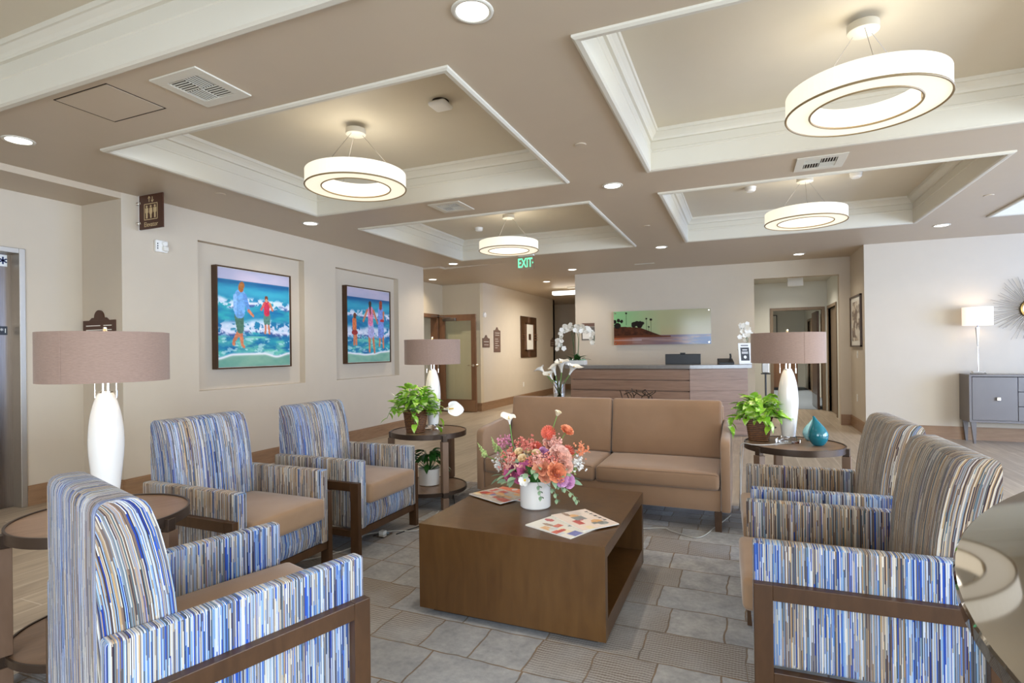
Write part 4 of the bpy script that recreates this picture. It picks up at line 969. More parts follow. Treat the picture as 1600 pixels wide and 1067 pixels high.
# elevator sign, projecting
t = thing('elevator_sign', 'brown projecting sign reading Elevator with three figures and arrows', 'sign', (-5.005, 3.388, 2.632))
bm = NB(); box(bm, -.163, .163, -.006, .006, -.158, .158, .001); pb = obj('board', bm, MAT['brown_sign'], t)
bm = NB(); box(bm, -.168, -.163, -.008, .008, -.16, .158); obj('edge_strip', bm, MAT['white_plastic'], pb)
gold = paint('sign_gold_lettering', '#cdb68b', .4, .02, 0)
text('elevator_lettering', 'Elevator', .062, gold, T(0, -.0062, -.118) @ Matrix.Diagonal((.92, 1, 1, 1)) @ RX, pb, .0006)
bm = NB(); y0, y1 = -.0075, -.006
for a in ((-.092, .092, -.075, -.069), (-.092, .092, .069, .075), (-.092, -.086, -.075, .075), (.086, .092, -.075, .075)): box(bm, a[0], a[1], y0, y1, a[2], a[3])
for k in (-1, 0, 1):
    cx = k * .056
    prism(bm, [(cx + .0115 * math.cos(2 * PI * i / 14), .048 + .0115 * math.sin(2 * PI * i / 14)) for i in range(14)], y0, y1, 'y')
    if k == 0: prism(bm, [(cx - .018, .034), (cx + .018, .034), (cx + .022, -.005), (cx + .010, -.028), (cx + .008, -.06), (cx - .008, -.06), (cx - .010, -.028), (cx - .022, -.005)], y0, y1, 'y')
    else: prism(bm, [(cx - .02, .034), (cx + .02, .034), (cx + .02, -.008), (cx + .011, -.012), (cx + .010, -.06), (cx - .010, -.06), (cx - .011, -.012), (cx - .02, -.008)], y0, y1, 'y')
for sx, d in ((-.022, 1), (.022, -1)):
    box(bm, sx - .003, sx + .003, y0, y1, .09, .135); c = .14 if d > 0 else .086
    prism(bm, [(sx - .016, c - d * .016), (sx, c + d * .004), (sx + .016, c - d * .016), (sx + .016, c - d * .022), (sx, c - d * .003), (sx - .016, c - d * .022)], y0, y1, 'y')
obj('elevator_pictogram', bm, gold, pb)
for z in (.09, -.095):
    bm = NB(); M_ = Matrix.Rotation(PI / 2, 4, 'Y'); lathe(bm, [(.014, -.203), (.014, -.195), (.008, -.195), (.008, -.16), (.012, -.155), (.012, -.135)], 16, M=T(0, 0, z) @ M_); obj('standoff', bm, MAT['chrome'], t, smooth='auto')

# paintings ---------------------------------------------------------------
rng = np.random.default_rng(5)
def vnoise(U, V, fx, fy, seed=0):
    r = np.random.default_rng(seed); g = r.random((int(fy) + 3, int(fx) + 3)); x = np.clip(U, 0, 1) * fx; y = np.clip(V, 0, 1) * fy; xi = x.astype(int); yi = y.astype(int); fx_ = x - xi; fy_ = y - yi
    fx_ = fx_ * fx_ * (3 - 2 * fx_); fy_ = fy_ * fy_ * (3 - 2 * fy_)
    return (g[yi, xi] * (1 - fx_) + g[yi, xi + 1] * fx_) * (1 - fy_) + (g[yi + 1, xi] * (1 - fx_) + g[yi + 1, xi + 1] * fx_) * fy_
def fbm(U, V, fx, fy, seed=0): return .55 * vnoise(U, V, fx, fy, seed) + .3 * vnoise(U, V, fx * 2.1, fy * 2.1, seed + 1) + .15 * vnoise(U, V, fx * 4.3, fy * 4.3, seed + 2)
def mixc(c, m_, col): m_ = np.clip(m_, 0, 1)[..., None]; return c * (1 - m_) + np.array(col) * m_
def cap_(U, V, a, b, ra, rb, asp=1.0):
    ax, ay, bx, by = a[0], a[1] * asp, b[0], b[1] * asp; px, py = U, V * asp; dx, dy = bx - ax, by - ay
    h = np.clip(((px - ax) * dx + (py - ay) * dy) / (dx * dx + dy * dy + 1e-9), 0, 1); return np.hypot(px - ax - h * dx, py - ay - h * dy) < (ra + (rb - ra) * h)
def sea(U, V, seed, hor=.1):
    D = V + (fbm(U, V, 5, 9, seed) - .5) * .05
    c = np.ones(U.shape + (3,)) * np.array((.68, .68, .78)); c = mixc(c, (fbm(U, V, 3, 8, seed + 9) - .4) * 2 * (V < hor), (.76, .72, .80))
    s = V > hor; t_ = np.clip((V - hor) / (1 - hor), 0, 1)
    n_ = fbm(U * .999, V * .999, 5, 26, seed + 3)
    w_ = np.zeros(c.shape); w_[:] = (.13, .50, .66); w_ = mixc(w_, (n_ - .35) * 2.2, (.05, .36, .60)); w_ = mixc(w_, (fbm(U, V, 4, 14, seed + 5) - .48) * 3.0, (.20, .66, .70))
    w_ = mixc(w_, np.exp(-((V - hor - .12) / .07) ** 2) * .8, (.25, .66, .76)); w_ = mixc(w_, np.exp(-((V - hor - .02) / .03) ** 2) * .7, (.10, .30, .52))
    for cy, wd, sd in ((.34, .045, 1), (.36, .02, 7), (.59, .075, 2), (.63, .03, 8)):
        f = fbm(U, V, 16, 22, seed + 20 + sd); yy = cy + (vnoise(U, V * 0, 6, 1, seed + sd) - .5) * .05
        w_ = mixc(w_, np.exp(-((V - yy) / wd) ** 4) * (f > .42) * (.6 + .5 * f), (.88, .89, .95)); w_ = mixc(w_, np.exp(-((V - yy - wd * .8) / (wd * .5)) ** 2) * (f > .55) * .7, (.12, .22, .50))
    w_ = mixc(w_, (V > .68) * (fbm(U, V, 7, 20, seed + 30) - .4) * 3, (.42, .76, .70)); w_ = mixc(w_, (V > .7) * (fbm(U, V, 14, 34, seed + 33) > .63) * .6, (.78, .90, .92))
    edge = .885 + (vnoise(U, V * 0, 5, 1, seed + 40) - .5) * .06
    w_ = mixc(w_, (V > edge), (.52, .70, .62)); w_ = mixc(w_, (V > edge) * (fbm(U, V, 6, 12, seed + 50) - .3) * 1.2, (.36, .60, .55)); w_ = mixc(w_, np.exp(-((V - edge) / .014) ** 2), (.92, .93, .96))
    c[s] = w_[s]; return c
def fig(c, U, V, segs):
    n_ = fbm(U, V, 40, 60, 77)
    for a, b, ra, rb, col in segs:
        m_ = cap_(U, V, a, b, ra, rb); cc = np.array(col)[None, None, :] * (.82 + .36 * n_[..., None]); c[m_] = np.clip(cc[m_] if cc.shape[:2] == c.shape[:2] else cc, 0, 1)
    return c
SK = (.78, .48, .34)
def f_p1(U, V):
    c = sea(U, V, 11, .11); V = V + .065
    return fig(c, U, V, [((.275, .70), (.20, .80), .030, .018, SK), ((.29, .70), (.31, .84), .028, .018, SK), ((.20, .80), (.20, .83), .018, .02, SK), ((.31, .84), (.33, .86), .018, .016, SK),
        ((.27, .54), (.285, .68), .062, .045, (.30, .45, .38)), ((.29, .34), (.28, .50), .075, .068, (.42, .62, .84)), ((.35, .33), (.40, .48), .026, .024, (.36, .55, .80)), ((.40, .48), (.46, .53), .018, .014, SK), ((.22, .34), (.22, .48), .024, .02, (.52, .70, .90)),
        ((.30, .235), (.30, .26), .034, .034, (.62, .38, .18)), ((.31, .22), (.31, .23), .036, .034, (.66, .42, .20)),
        ((.635, .62), (.63, .71), .016, .013, SK), ((.68, .62), (.69, .71), .016, .013, SK), ((.635, .52), (.635, .60), .030, .024, (.32, .50, .46)), ((.675, .52), (.68, .60), .030, .024, (.32, .50, .46)),
        ((.655, .40), (.655, .49), .045, .040, (.74, .18, .30)), ((.62, .39), (.575, .46), .017, .013, (.80, .36, .34)), ((.70, .39), (.74, .46), .017, .013, SK), ((.65, .33), (.65, .345), .025, .022, (.45, .24, .16)), ((.65, .355), (.65, .36), .018, .016, (.86, .60, .46))])
def f_p2(U, V):
    c = sea(U, V, 31, .12)
    return fig(c, U, V, [((.16, .62), (.15, .76), .024, .018, SK), ((.19, .62), (.20, .76), .024, .018, SK), ((.16, .44), (.165, .60), .045, .042, (.84, .46, .28)), ((.13, .60), (.20, .60), .03, .03, (.60, .20, .20)), ((.17, .37), (.17, .385), .034, .03, (.45, .25, .16)),
        ((.50, .62), (.50, .86), .028, .018, SK), ((.58, .62), (.62, .87), .028, .018, SK), ((.53, .46), (.54, .60), .062, .078, (.66, .66, .84)), ((.53, .28), (.53, .45), .056, .056, (.86, .50, .64)), ((.45, .29), (.36, .44), .020, .016, SK), ((.60, .29), (.70, .46), .022, .016, SK),
        ((.52, .19), (.52, .23), .034, .026, (.25, .20, .18)), ((.52, .24), (.525, .34), .02, .012, (.30, .20, .16)),
        ((.76, .62), (.74, .78), .024, .018, SK), ((.83, .62), (.84, .80), .024, .018, SK), ((.78, .26), (.78, .60), .062, .075, (.46, .55, .82)), ((.85, .30), (.84, .42), .02, .016, SK), ((.78, .17), (.775, .23), .038, .036, (.60, .28, .18)), ((.78, .42), (.84, .42), .018, .02, (.72, .20, .22))])
def painting(name, y0, y1, zb, zt_, f, label):
    t = thing(name, label, 'painting', (-5.298, (y0 + y1) / 2, (zb + zt_) / 2), PI / 2, 'beach paintings in the wall niches')
    w_, h_ = y1 - y0, zt_ - zb; d = .078; e = .016
    bm = NB(); box(bm, -w_ / 2, w_ / 2, -d, 0, -h_ / 2, -h_ / 2 + e); box(bm, -w_ / 2, w_ / 2, -d, 0, h_ / 2 - e, h_ / 2); box(bm, -w_ / 2, -w_ / 2 + e, -d, 0, -h_ / 2 + e, h_ / 2 - e); box(bm, w_ / 2 - e, w_ / 2, -d, 0, -h_ / 2 + e, h_ / 2 - e)
    obj('frame', bm, MAT['frame_wood'], t)
    bm = NB(); box(bm, -w_ / 2 + e, w_ / 2 - e, -d + .013, -.005, -h_ / 2 + e, h_ / 2 - e); obj('backing', bm, MAT['mat_white'], t)
    panel('canvas', w_ - 2 * e - .008, h_ - 2 * e - .008, 150, 160, f, MAT['canvas'], T(0, -d + .012, 0), t)
painting('beach_painting', 4.231, 5.292, 1.145, 2.278, f_p1, 'framed beach painting of a figure in a blue shirt and a child in red')
painting('surf_painting', 6.340, 7.408, 1.145, 2.278, f_p2, 'framed beach painting of three figures wading, farther from the elevator')
# reception print
def f_rp(U, V):
    c = np.ones(U.shape + (3,)) * np.array((.66, .66, .50)); c = mixc(c, 1.1 - U * 2.2, (.52, .72, .50)); c = mixc(c, (U - .5) * 1.2, (.62, .57, .44))
    c = mixc(c, np.clip((V - .4) * 1.5, 0, .5) * (U > .5), (.70, .62, .46))
    land = .46 + .10 * np.clip((U - .12) * 2, 0, 1) + .28 * np.clip((U - .28) * 3.2, 0, 1); hz = .70
    lm_ = (V > np.minimum(land, .74)) & (U < .6); n_ = fbm(U, V, 30, 14, 3)
    wt = V > np.where(U < .55, .78, hz + .03); 
    low = V > .72
    c = mixc(c, low * 1.0, (.52, .40, .38)); c = mixc(c, low * (fbm(U, V, 4, 16, 5) - .35) * 2.2 * (U > .2), (.62, .52, .50)); c = mixc(c, low * np.clip((U - .35) * 1.3, 0, .9) * (fbm(U, V, 5, 20, 9) > .42), (.30, .34, .52))
    c = mixc(c, low * np.clip((U - .75) * 4, 0, 1) * (V > .8), (.16, .30, .52)); c = mixc(c, low * np.clip(1 - U * 4, 0, 1), (.60, .30, .16)); c = mixc(c, np.exp(-((V - .86) / .02) ** 2) * (U < .3) * .6, (.75, .70, .72))
    c[lm_ & ~low] = (np.array((.24, .12, .07)) * (0.6 + 1.0 * n_[..., None]))[lm_ & ~low]; c = mixc(c, lm_ & low & (V < .78), (.36, .18, .10))
    bl = (.10, .08, .07)
    for u0, v0, r in ((.01, .30, .022), (.05, .27, .02), (.085, .30, .018), (.04, .42, .035), (.22, .40, .03), (.25, .37, .028), (.28, .40, .035), (.31, .37, .018)):
        m_ = (((U - u0) / 1.0) ** 2 + ((V - v0) * .36) ** 2) < r * r * (.5 + n_); c[m_] = bl
    for u0, v0, vb, r in ((.135, .06, .42, .011), (.35, .24, .58, .010), (.397, .27, .62, .013), (.375, .48, .6, .01)):
        c[(np.abs(U - u0) < .0022) & (V > v0) & (V < vb)] = bl; m_ = ((U - u0) ** 2 + ((V - v0) * .36) ** 2) < r * r * (.4 + 1.1 * n_); c[m_] = bl
    return c
t = thing('acrylic_wall_print', 'long acrylic print of a palm-lined headland behind the reception desk', 'wall art', (-1.40, 10.555, 1.705))
w_, h_ = 1.76, .645
bm = NB(); box(bm, -w_ / 2, w_ / 2, -.052, -.044, -h_ / 2, h_ / 2, .001); obj('acrylic_panel', bm, MAT['mat_white'], t)
panel('print', w_ - .004, h_ - .004, 260, 96, f_rp, MAT['acrylic_print'], T(0, -.053, 0), t)
for sx in (-1, 1):
    for sz in (-1, 1):
        bm = NB(); lathe(bm, [(.008, 0), (.008, .052), (.013, .052), (.013, .062)], 16, M=T(sx * (w_ / 2 - .035), 0, sz * (h_ / 2 - .035)) @ Matrix.Rotation(PI / 2, 4, 'X')); obj('standoff', bm, MAT['chrome'], t, smooth='auto')
# abstract art on the corridor wall
t = thing('geometric_wall_art', 'dark brown upright wall panel with a white centre and metal bars in the corridor', 'wall art', (-5.208, 13.53, 1.65), PI / 2)
bm = NB(); box(bm, -.56, .56, -.03, 0, -.53, .53, .003); obj('backboard', bm, MAT['frame_wood'], t)
bm = NB(); box(bm, -.24, .24, -.05, -.03, -.33, .33, .003); ct = obj('inner_frame', bm, MAT['mat_white'], t)
bm = NB(); box(bm, -.10, .06, -.056, -.05, -.08, .08); obj('dark_square', bm, MAT['frame_wood'], ct)
bm = NB()
for a in ((-.27, -.25, -.36, .36), (.25, .30, -.36, .36), (-.27, .30, .33, .36), (-.27, .30, -.36, -.33)): box(bm, a[0], a[1], -.06, -.03, a[2], a[3])
for k in (-1, 0, 1): box(bm, .3, .58, -.05, -.03, k * .07 - .015, k * .07 + .015); box(bm, -.5, -.27, -.05, -.03, k * .05 - .008, k * .05 + .008)
for k in (-1, 1): box(bm, k * .03 - .01, k * .03 + .01, -.05, -.03, .36, .52); box(bm, k * .03 - .01, k * .03 + .01, -.05, -.03, -.52, -.36)
obj('metal_bars', bm, metal('copper_bars', '#c49a7c', .35), t)
# framed art on the return wall and small pictures
def small_art(name, label, M, w_, h_, f, fm, mat_w=.07, cat='picture'):
    t = thing(name, label, cat); bm = NB(); e = .022
    for a in ((-w_ / 2, w_ / 2, -h_ / 2, -h_ / 2 + e), (-w_ / 2, w_ / 2, h_ / 2 - e, h_ / 2), (-w_ / 2, -w_ / 2 + e, -h_ / 2, h_ / 2), (w_ / 2 - e, w_ / 2, -h_ / 2, h_ / 2)): box(bm, a[0], a[1], -.03, 0, a[2], a[3], M=M)
    obj('frame', bm, fm, t); bm = NB(); box(bm, -w_ / 2 + e, w_ / 2 - e, -.012, -.002, -h_ / 2 + e, h_ / 2 - e, M=M); obj('mount', bm, MAT['mat_white'], t)
    panel('picture', w_ - 2 * e - 2 * mat_w, h_ - 2 * e - 2 * mat_w, 40, 50, f, MAT['print'], M @ T(0, -.0135, 0), t); return t
def f_abs(U, V):
    c = np.ones(U.shape + (3,)) * np.array((.70, .64, .56)); c = mixc(c, (fbm(U, V, 3, 6, 4) > .5) * 1.0, (.45, .38, .34)); c = mixc(c, (fbm(U, V, 4, 5, 14) > .58) * 1.0, (.86, .83, .78)); return c
small_art('abstract_picture', 'dark framed picture on the short wall between the offices opening and the console', wallM('R', 10.03, 1.70), .84, .80, f_abs, MAT['frame_wood'])
small_art('hallway_picture', 'black framed picture at the end of the office hallway', T(.55, 20, 1.95), 1.0, .8, lambda U, V: np.ones(U.shape + (3,)) * .75 - .2 * fbm(U, V, 6, 6, 2)[..., None], MAT['black_plastic'], .14)
t = thing('notice_sign', 'brown topped sign board on the reception wall behind the white orchid', 'sign', (-2.80, 10.555, 1.66))
bm = NB(); box(bm, -.13, .13, -.012, 0, .10, .165); obj('header_plate', bm, MAT['taupe_sign'], t)
bm = NB(); box(bm, -.13, .13, -.01, 0, -.165, .085); obj('notice_frame', bm, MAT['silver_lamp'], t)
bm = NB(); box(bm, -.11, .11, -.012, -.01, -.145, .03); obj('paper', bm, MAT['mat_white'], t)
bm = NB(); box(bm, -5.208, -5.19, 14.75, 15.2, .60, .68, .004); tag(obj('wall_plaque', bm, MAT['taupe_sign']), 'low grey rectangular plaque on the far corridor wall', 'sign')
def outlet(label, M, sw=False):
    t = thing('light_switch' if sw else 'wall_outlet', label, 'switch' if sw else 'outlet'); bm = NB(); box(bm, -.035, .035, -.006, 0, -.057, .057, .002, M=M); obj('cover_plate', bm, MAT['white_plastic'], t)
    bm = NB()
    if sw: box(bm, -.008, .008, -.014, -.006, -.015, .015, M=M)
    else:
        for z in (-.022, .022): box(bm, -.014, .014, -.008, -.006, z - .012, z + .012, .002, M=M)
    obj('toggle' if sw else 'socket', bm, MAT['mat_white'], t)
outlet('white outlet on the corridor wall', wallM('L', 13.15, .43)); outlet('white light switch below the dark framed picture', wallM('R', 10.0, 1.18), True); outlet('white outlet below the light switch on the short wall', wallM('R', 10.05, .50))

# ================================================================== sanitizer stand, hallway cabinet
t = thing('sanitizer_stand', 'grey sanitizer dispenser on a thin black pole beside the desk', 'dispenser', (.34, 9.9, 0))
bm = NB(); lathe(bm, [(.15, 0), (.15, .012), (.02, .02)], 32); obj('foot', bm, MAT['black_plastic'], t)
bm = NB(); tube(bm, [(0, 0, .015), (0, 0, .93)], .014); obj('pole', bm, MAT['black_plastic'], t)
bm = NB(); box(bm, -.055, .055, -.05, .03, .89, 1.16, .01); obj('dispenser', bm, MAT['silver_lamp'], t)
bm = NB(); box(bm, -.07, .07, -.09, .03, .87, .885, .003); obj('drip_tray', bm, MAT['black_plastic'], t)
t = thing('office_cabinet', 'brown wooden cabinet at the end of the office hallway', 'cabinet', (.9, 18.6, .006))
bm = NB(); box(bm, -.6, .6, -.25, .25, .08, 1.05, .005); obj('body', bm, MAT['door_wood'], t)
for sx in (-1, 1):
    bm = NB(); box(bm, min(sx * .01, sx * .58), max(sx * .01, sx * .58), -.27, -.251, .1, 1.03, .003); obj('door', bm, MAT['door_wood'], t)
bm = NB(); box(bm, -.58, .58, -.23, .23, 0, .08); obj('plinth', bm, MAT['black_plastic'], t)

# ================================================================== PLANTS AND FLOWERS
def rotto(d):
    return Vector((0, 0, 1)).rotation_difference(Vector(d).normalized()).to_matrix().to_4x4()

def leaf(bm, M, L, W, fold=.25, droop=.35, heart=True):
    """one leaf growing along +x from the origin, upper side +z"""
    ns = 6; rows = []
    for i in range(ns + 1):
        t_ = i / ns
        wv = (math.sin(PI * t_ ** .62) ** .9 if heart else math.sin(PI * min(1, t_ * .98 + .01)) ** .8) * W / 2
        x = L * t_; z = -droop * L * t_ * t_
        if i in (0,): wv = W * .06
        if i == ns: wv = .0006
        rows.append([bm.verts.new(M @ Vector((x - (wv * .35 if heart and 0 < i < 3 else 0), -wv, z + wv * fold))), bm.verts.new(M @ Vector((x, 0, z))), bm.verts.new(M @ Vector((x - (wv * .35 if heart and 0 < i < 3 else 0), wv, z + wv * fold)))])
    for a, b in zip(rows, rows[1:]):
        bm.faces.new((a[0], a[1], b[1], b[0])); bm.faces.new((a[1], a[2], b[2], b[1]))

def m_pothos():
    t = NT('variegated_pothos_leaf'); g = t.n('ShaderNodeTexCoord'); n1 = t.n('ShaderNodeTexNoise', inp={'Scale': 22.0, 'Detail': 3.0}); t.l(g.outputs['Object'], n1.inputs['Vector'])
    n2 = t.n('ShaderNodeTexNoise', inp={'Scale': 9.0}); t.l(g.outputs['Object'], n2.inputs['Vector'])
    c = t.mix(t.math('MULTIPLY_ADD', n2.outputs[0], 2.4, -.7, clamp=True), lin('#5a9a1e'), lin('#a6d040'))
    c = t.mix(t.math('MULTIPLY_ADD', n1.outputs[0], 6.0, -3.1, clamp=True), c, lin('#dde9ac'))
    t.set(col=c, rough=.4, spec=.4); return t.m
MAT['pothos'] = m_pothos()

def foliage(seed, n, R, zc, H, L=(.055, .085), spread=1.0, trail=()):
    rr = random.Random(seed); bm = NB(); sb = NB()
    for k in range(n):
        a = rr.uniform(0, 2 * PI); e = rr.uniform(-.25, 1.25); q_ = rr.uniform(.45, 1.0)
        p = Vector((math.cos(a) * math.cos(e) * R * q_ * spread, math.sin(a) * math.cos(e) * R * q_ * spread, zc + max(-.02, math.sin(e) * H * q_)))
        l_ = rr.uniform(*L); M = T(*p) @ RZ(a + rr.uniform(-.7, .7)) @ Matrix.Rotation(-rr.uniform(-.5, .9) * (.5 + .5 * e), 4, 'Y') @ Matrix.Rotation(rr.uniform(-.5, .5), 4, 'X')
        leaf(bm, M, l_, l_ * rr.uniform(.62, .8), .3, rr.uniform(.1, .5))
        if k % 3 == 0: tube(sb, smoothpath([(rr.uniform(-.03, .03), rr.uniform(-.03, .03), zc - .05), (p.x * .5, p.y * .5, (p.z + zc) / 2 + .02), tuple(p)], 3), .0016, 5)
    for pts in trail:
        pth = smoothpath(pts, 6); tube(sb, pth, .002, 5)
        for i in range(3, len(pth), 3):
            a = rr.uniform(0, 2 * PI); l_ = rr.uniform(*L) * .85; leaf(bm, T(*pth[i]) @ RZ(a) @ Matrix.Rotation(rr.uniform(.2, .9), 4, 'Y'), l_, l_ * .7, .3, .4)
    return bm, sb

def basket(t, rb, rt, h, sq=0):
    n = 40; bm = NB()
    def rg(r, z):
        o = []
        for i in range(n):
            a = 2 * PI * i / n; k = 1 / max(abs(math.cos(a)), abs(math.sin(a))) if sq else 1; k = min(k, 1.28) if sq else 1
            ww = 1 + .02 * math.sin(i * PI + z * 420)
            o.append(bm.verts.new((r * k * ww * math.cos(a), r * k * ww * math.sin(a), z)))
        return o
    nz = 22; R = [rg(rb + (rt - rb) * i / nz + (.0025 if i % 2 else 0), h * i / nz) for i in range(nz + 1)] + [rg(rt + .006, h), rg(rt + .006, h + .012), rg(rt - .008, h + .012), rg(rt - .01, h - .02)]
    for a, b in zip(R, R[1:]):
        for i in range(n): bm.faces.new((a[i], a[(i + 1) % n], b[(i + 1) % n], b[i]))
    bm.faces.new(R[0][::-1]); bk = obj('basket', bm, MAT['wicker'], t)
    bm = NB(); lathe(bm, [(0, h - .025), (rt - .014, h - .025), (rt - .014, h - .02), (0, h - .018)], 32, cap=False); obj('soil', bm, MAT['soil'], t)
    return bk

t = thing('potted_pothos', 'leafy pothos in a square brown wicker basket on the right side table', 'plant', (.105, 4.49, zt), -.1)
basket(t, .066, .088, .165, 1)
bm, sb = foliage(4, 150, .17, .19, .15, (.065, .10), 1.0, [[(-.06, -.04, .2), (-.15, -.07, .20), (-.19, -.08, .13), (-.2, -.08, .08)], [(.02, -.06, .2), (.06, -.12, .19), (.08, -.13, .12)]])
obj('foliage', bm, MAT['pothos'], t, smooth=True); obj('stems', sb, MAT['stem'], t)

def spathe(bm_, sp, M, L=.11, open_=1.0):
    """calla / peace lily flower: a funnel that opens into a pointed lip, growing along +z"""
    n = 20; m_ = 9; rows = []
    for j in range(m_ + 1):
        v = j / m_; row = []
        for i in range(n + 1):
            a = -PI * .96 + 2 * PI * .96 * i / n; r = L * (.05 + .34 * v ** 1.7 * open_); tip = math.cos(a / 2) ** 4
            z = L * v * (.72 + .30 * tip); fl = v ** 3 * L * .22 * (.3 + tip)
            row.append(bm_.verts.new(M @ Vector(((r + fl) * math.cos(a), (r + fl * .5) * math.sin(a), z - v ** 5 * L * .12 * open_ * (1 + .8 * math.sin(2 * a) ** 2)))))
        rows.append(row)
    for A, B in zip(rows, rows[1:]):
        for i in range(n): bm_.faces.new((A[i], A[i + 1], B[i + 1], B[i]))
    if sp is not None: tube(sp, [M @ Vector((0, 0, L * .1)), M @ Vector((L * .03, 0, L * .62))], L * .035, 8)
MAT['petal_white'] = paint('white_petal', '#f2efe6', .5, .03, 0)
MAT['spadix'] = paint('yellow_spadix', '#dcb63c', .6, .1, 0)

t = thing('potted_pothos', 'pothos with one white lily bloom in a round basket left of the sofa', 'plant', (-2.60, 4.035, zt))
basket(t, .078, .102, .17)
bm, sb = foliage(9, 165, .19, .20, .20, (.065, .10), 1.0, [[(.05, .0, .2), (.16, .03, .2), (.22, .03, .12), (.2, .02, .05)], [(-.05, -.05, .2), (-.16, -.1, .21), (-.21, -.12, .12)], [(.04, -.06, .18), (.06, -.12, .15), (.07, -.12, .08)]])
obj('foliage', bm, MAT['pothos'], t, smooth=True); obj('stems', sb, MAT['stem'], t)
bm = NB(); sp = NB(); spathe(bm, sp, T(.27, .02, .20) @ rotto((.9, -.1, .10)) @ RZ(1.2), .15, .9); obj('white_bloom', bm, MAT['petal_white'], t, smooth=True); obj('spadix', sp, MAT['spadix'], t)
bm = NB(); tube(bm, smoothpath([(.02, 0, .17), (.14, .02, .15), (.22, .02, .19), (.275, .02, .205)], 5), .004, 6); obj('bloom_stem', bm, MAT['stem'], t)
bm = NB(); M_ = T(-.13, -.02, .26) @ rotto((-.8, -.1, .6)); t5 = NB(); lathe(t5, [(.002, 0), (.007, .03), (.006, .09), (.001, .13)], 10); add(bm, t5, M_); obj('white_bud', bm, MAT['petal_white'], t, smooth=True)

t = thing('shelf_plant', 'dark green plant in a white pot on the lower shelf left of the sofa', 'plant', (-2.56, 4.18, .148))
bm = NB(); lathe(bm, [(.0, 0), (.088, 0), (.098, .14), (.091, .14), (.088, .12), (0, .12)], 40, cap=False); obj('pot', bm, MAT['ceramic'], t, smooth='auto')
bm = NB(); sb = NB(); rr = random.Random(2)
for k in range(46):
    a = rr.uniform(0, 2 * PI); e = rr.uniform(.1, 1.3); rr_ = .17 * math.cos(e); p = Vector((math.cos(a) * rr_ * .6, math.sin(a) * rr_ * .6, .15 + .15 * math.sin(e)))
    leaf(bm, T(*p) @ RZ(a) @ Matrix.Rotation(-rr.uniform(-.3, .5), 4, 'Y') @ Matrix.Rotation(rr.uniform(-.5, .5), 4, 'X'), rr.uniform(.09, .13), .045, .2, .5, False)
    tube(sb, [(0, 0, .11), tuple(p)], .0018, 5)
obj('foliage', bm, MAT['leaf_dark'], t, smooth=True); obj('stems', sb, MAT['leaf_dark'], t)

# calla lilies on the table behind the sofa
t = thing('sofa_console_table', 'narrow wooden table standing behind the sofa back under the calla vase', 'console table', (-1.4, 5.62, 0))
bm = NB(); box(bm, -.78, .78, -.17, .17, .725, .76, .003); obj('tabletop', bm, MAT['table_wood'], t)
for sx in (-1, 1):
    for sy in (-1, 1):
        bm = NB(); box(bm, sx * .75 - .02, sx * .75 + .02, sy * .145 - .02, sy * .145 + .02, 0, .725); obj('leg', bm, MAT['table_wood'], t)
t = thing('glass_vase', 'clear glass vase holding white calla lilies behind the sofa', 'vase', (-1.81, 5.6, .76))
bm = NB(); lathe(bm, [(.0, 0), (.052, 0), (.060, .02), (.064, .215), (.061, .215), (.057, .02), (0, .012)], 40, cap=False); obj('glass', bm, MAT['glass'], t, smooth='auto')
bm = NB(); lathe(bm, [(0, .014), (.055, .022), (.058, .09), (0, .09)], 32, cap=False); obj('water', bm, MAT['acrylic'], t, smooth='auto')
for k, (dx, dz, rz_, dr, L_, lb) in enumerate(((-.155, .285, PI, (-.75, 0, .65), .10, 'white calla lily leaning far left out of the glass vase'), (-.035, .265, .4, (-.2, -.25, .95), .12, 'white calla lily standing left of centre in the glass vase'), (.035, .30, -.9, (.1, -.45, .9), .15, 'largest white calla lily, open towards the viewer in the glass vase'),
                                  (.125, .275, -.2, (.5, -.2, .85), .13, 'white calla lily leaning right out of the glass vase'), (-.06, .22, 2.6, (-.4, -.3, .8), .09, 'small white calla lily low in the glass vase'))):
    t = thing('calla_lily', lb, 'flower', (-1.81, 5.6, .76), 0, 'calla lilies in the glass vase')
    bm = NB(); sp = NB(); b = Vector((dx, -.01 * k, dz)); b.z += .015; spathe(bm, sp, T(*b) @ rotto(dr) @ RZ(rz_), L_ * 1.35, .82); obj('bloom', bm, MAT['petal_white'], t, smooth=True); obj('spadix', sp, MAT['spadix'], t)
    bm = NB(); tube(bm, smoothpath([(-dx * .2, (k - 2) * .008, .03), (dx * .25, (k - 2) * .006, .16), tuple(b)], 6), .0045, 7); obj('stem', bm, MAT['stem'], t)
# twisted metal ornament
t = thing('metal_ornament', 'dark twisted metal branch ornament just above the sofa back', 'ornament', (-.98, 5.6, .76))
bm = NB(); rr = random.Random(8)
for k in range(9):
    x = -.14 + k * .035; tube(bm, smoothpath([(x, 0, .004), (x + rr.uniform(-.05, .05), rr.uniform(-.04, .04), .06), (x + rr.uniform(-.05, .05), rr.uniform(-.04, .04), .11), (x + rr.uniform(-.05, .05), 0, rr.uniform(.12, .15))], 5), .005, 6)
tube(bm, smoothpath([(-.14, 0, .09), (-.05, .02, .12), (.05, -.02, .08), (.15, 0, .12)], 5), .006, 6); box(bm, -.15, .15, -.04, .04, 0, .008); obj('branches', bm, MAT['dark_bronze'], t, smooth='auto')

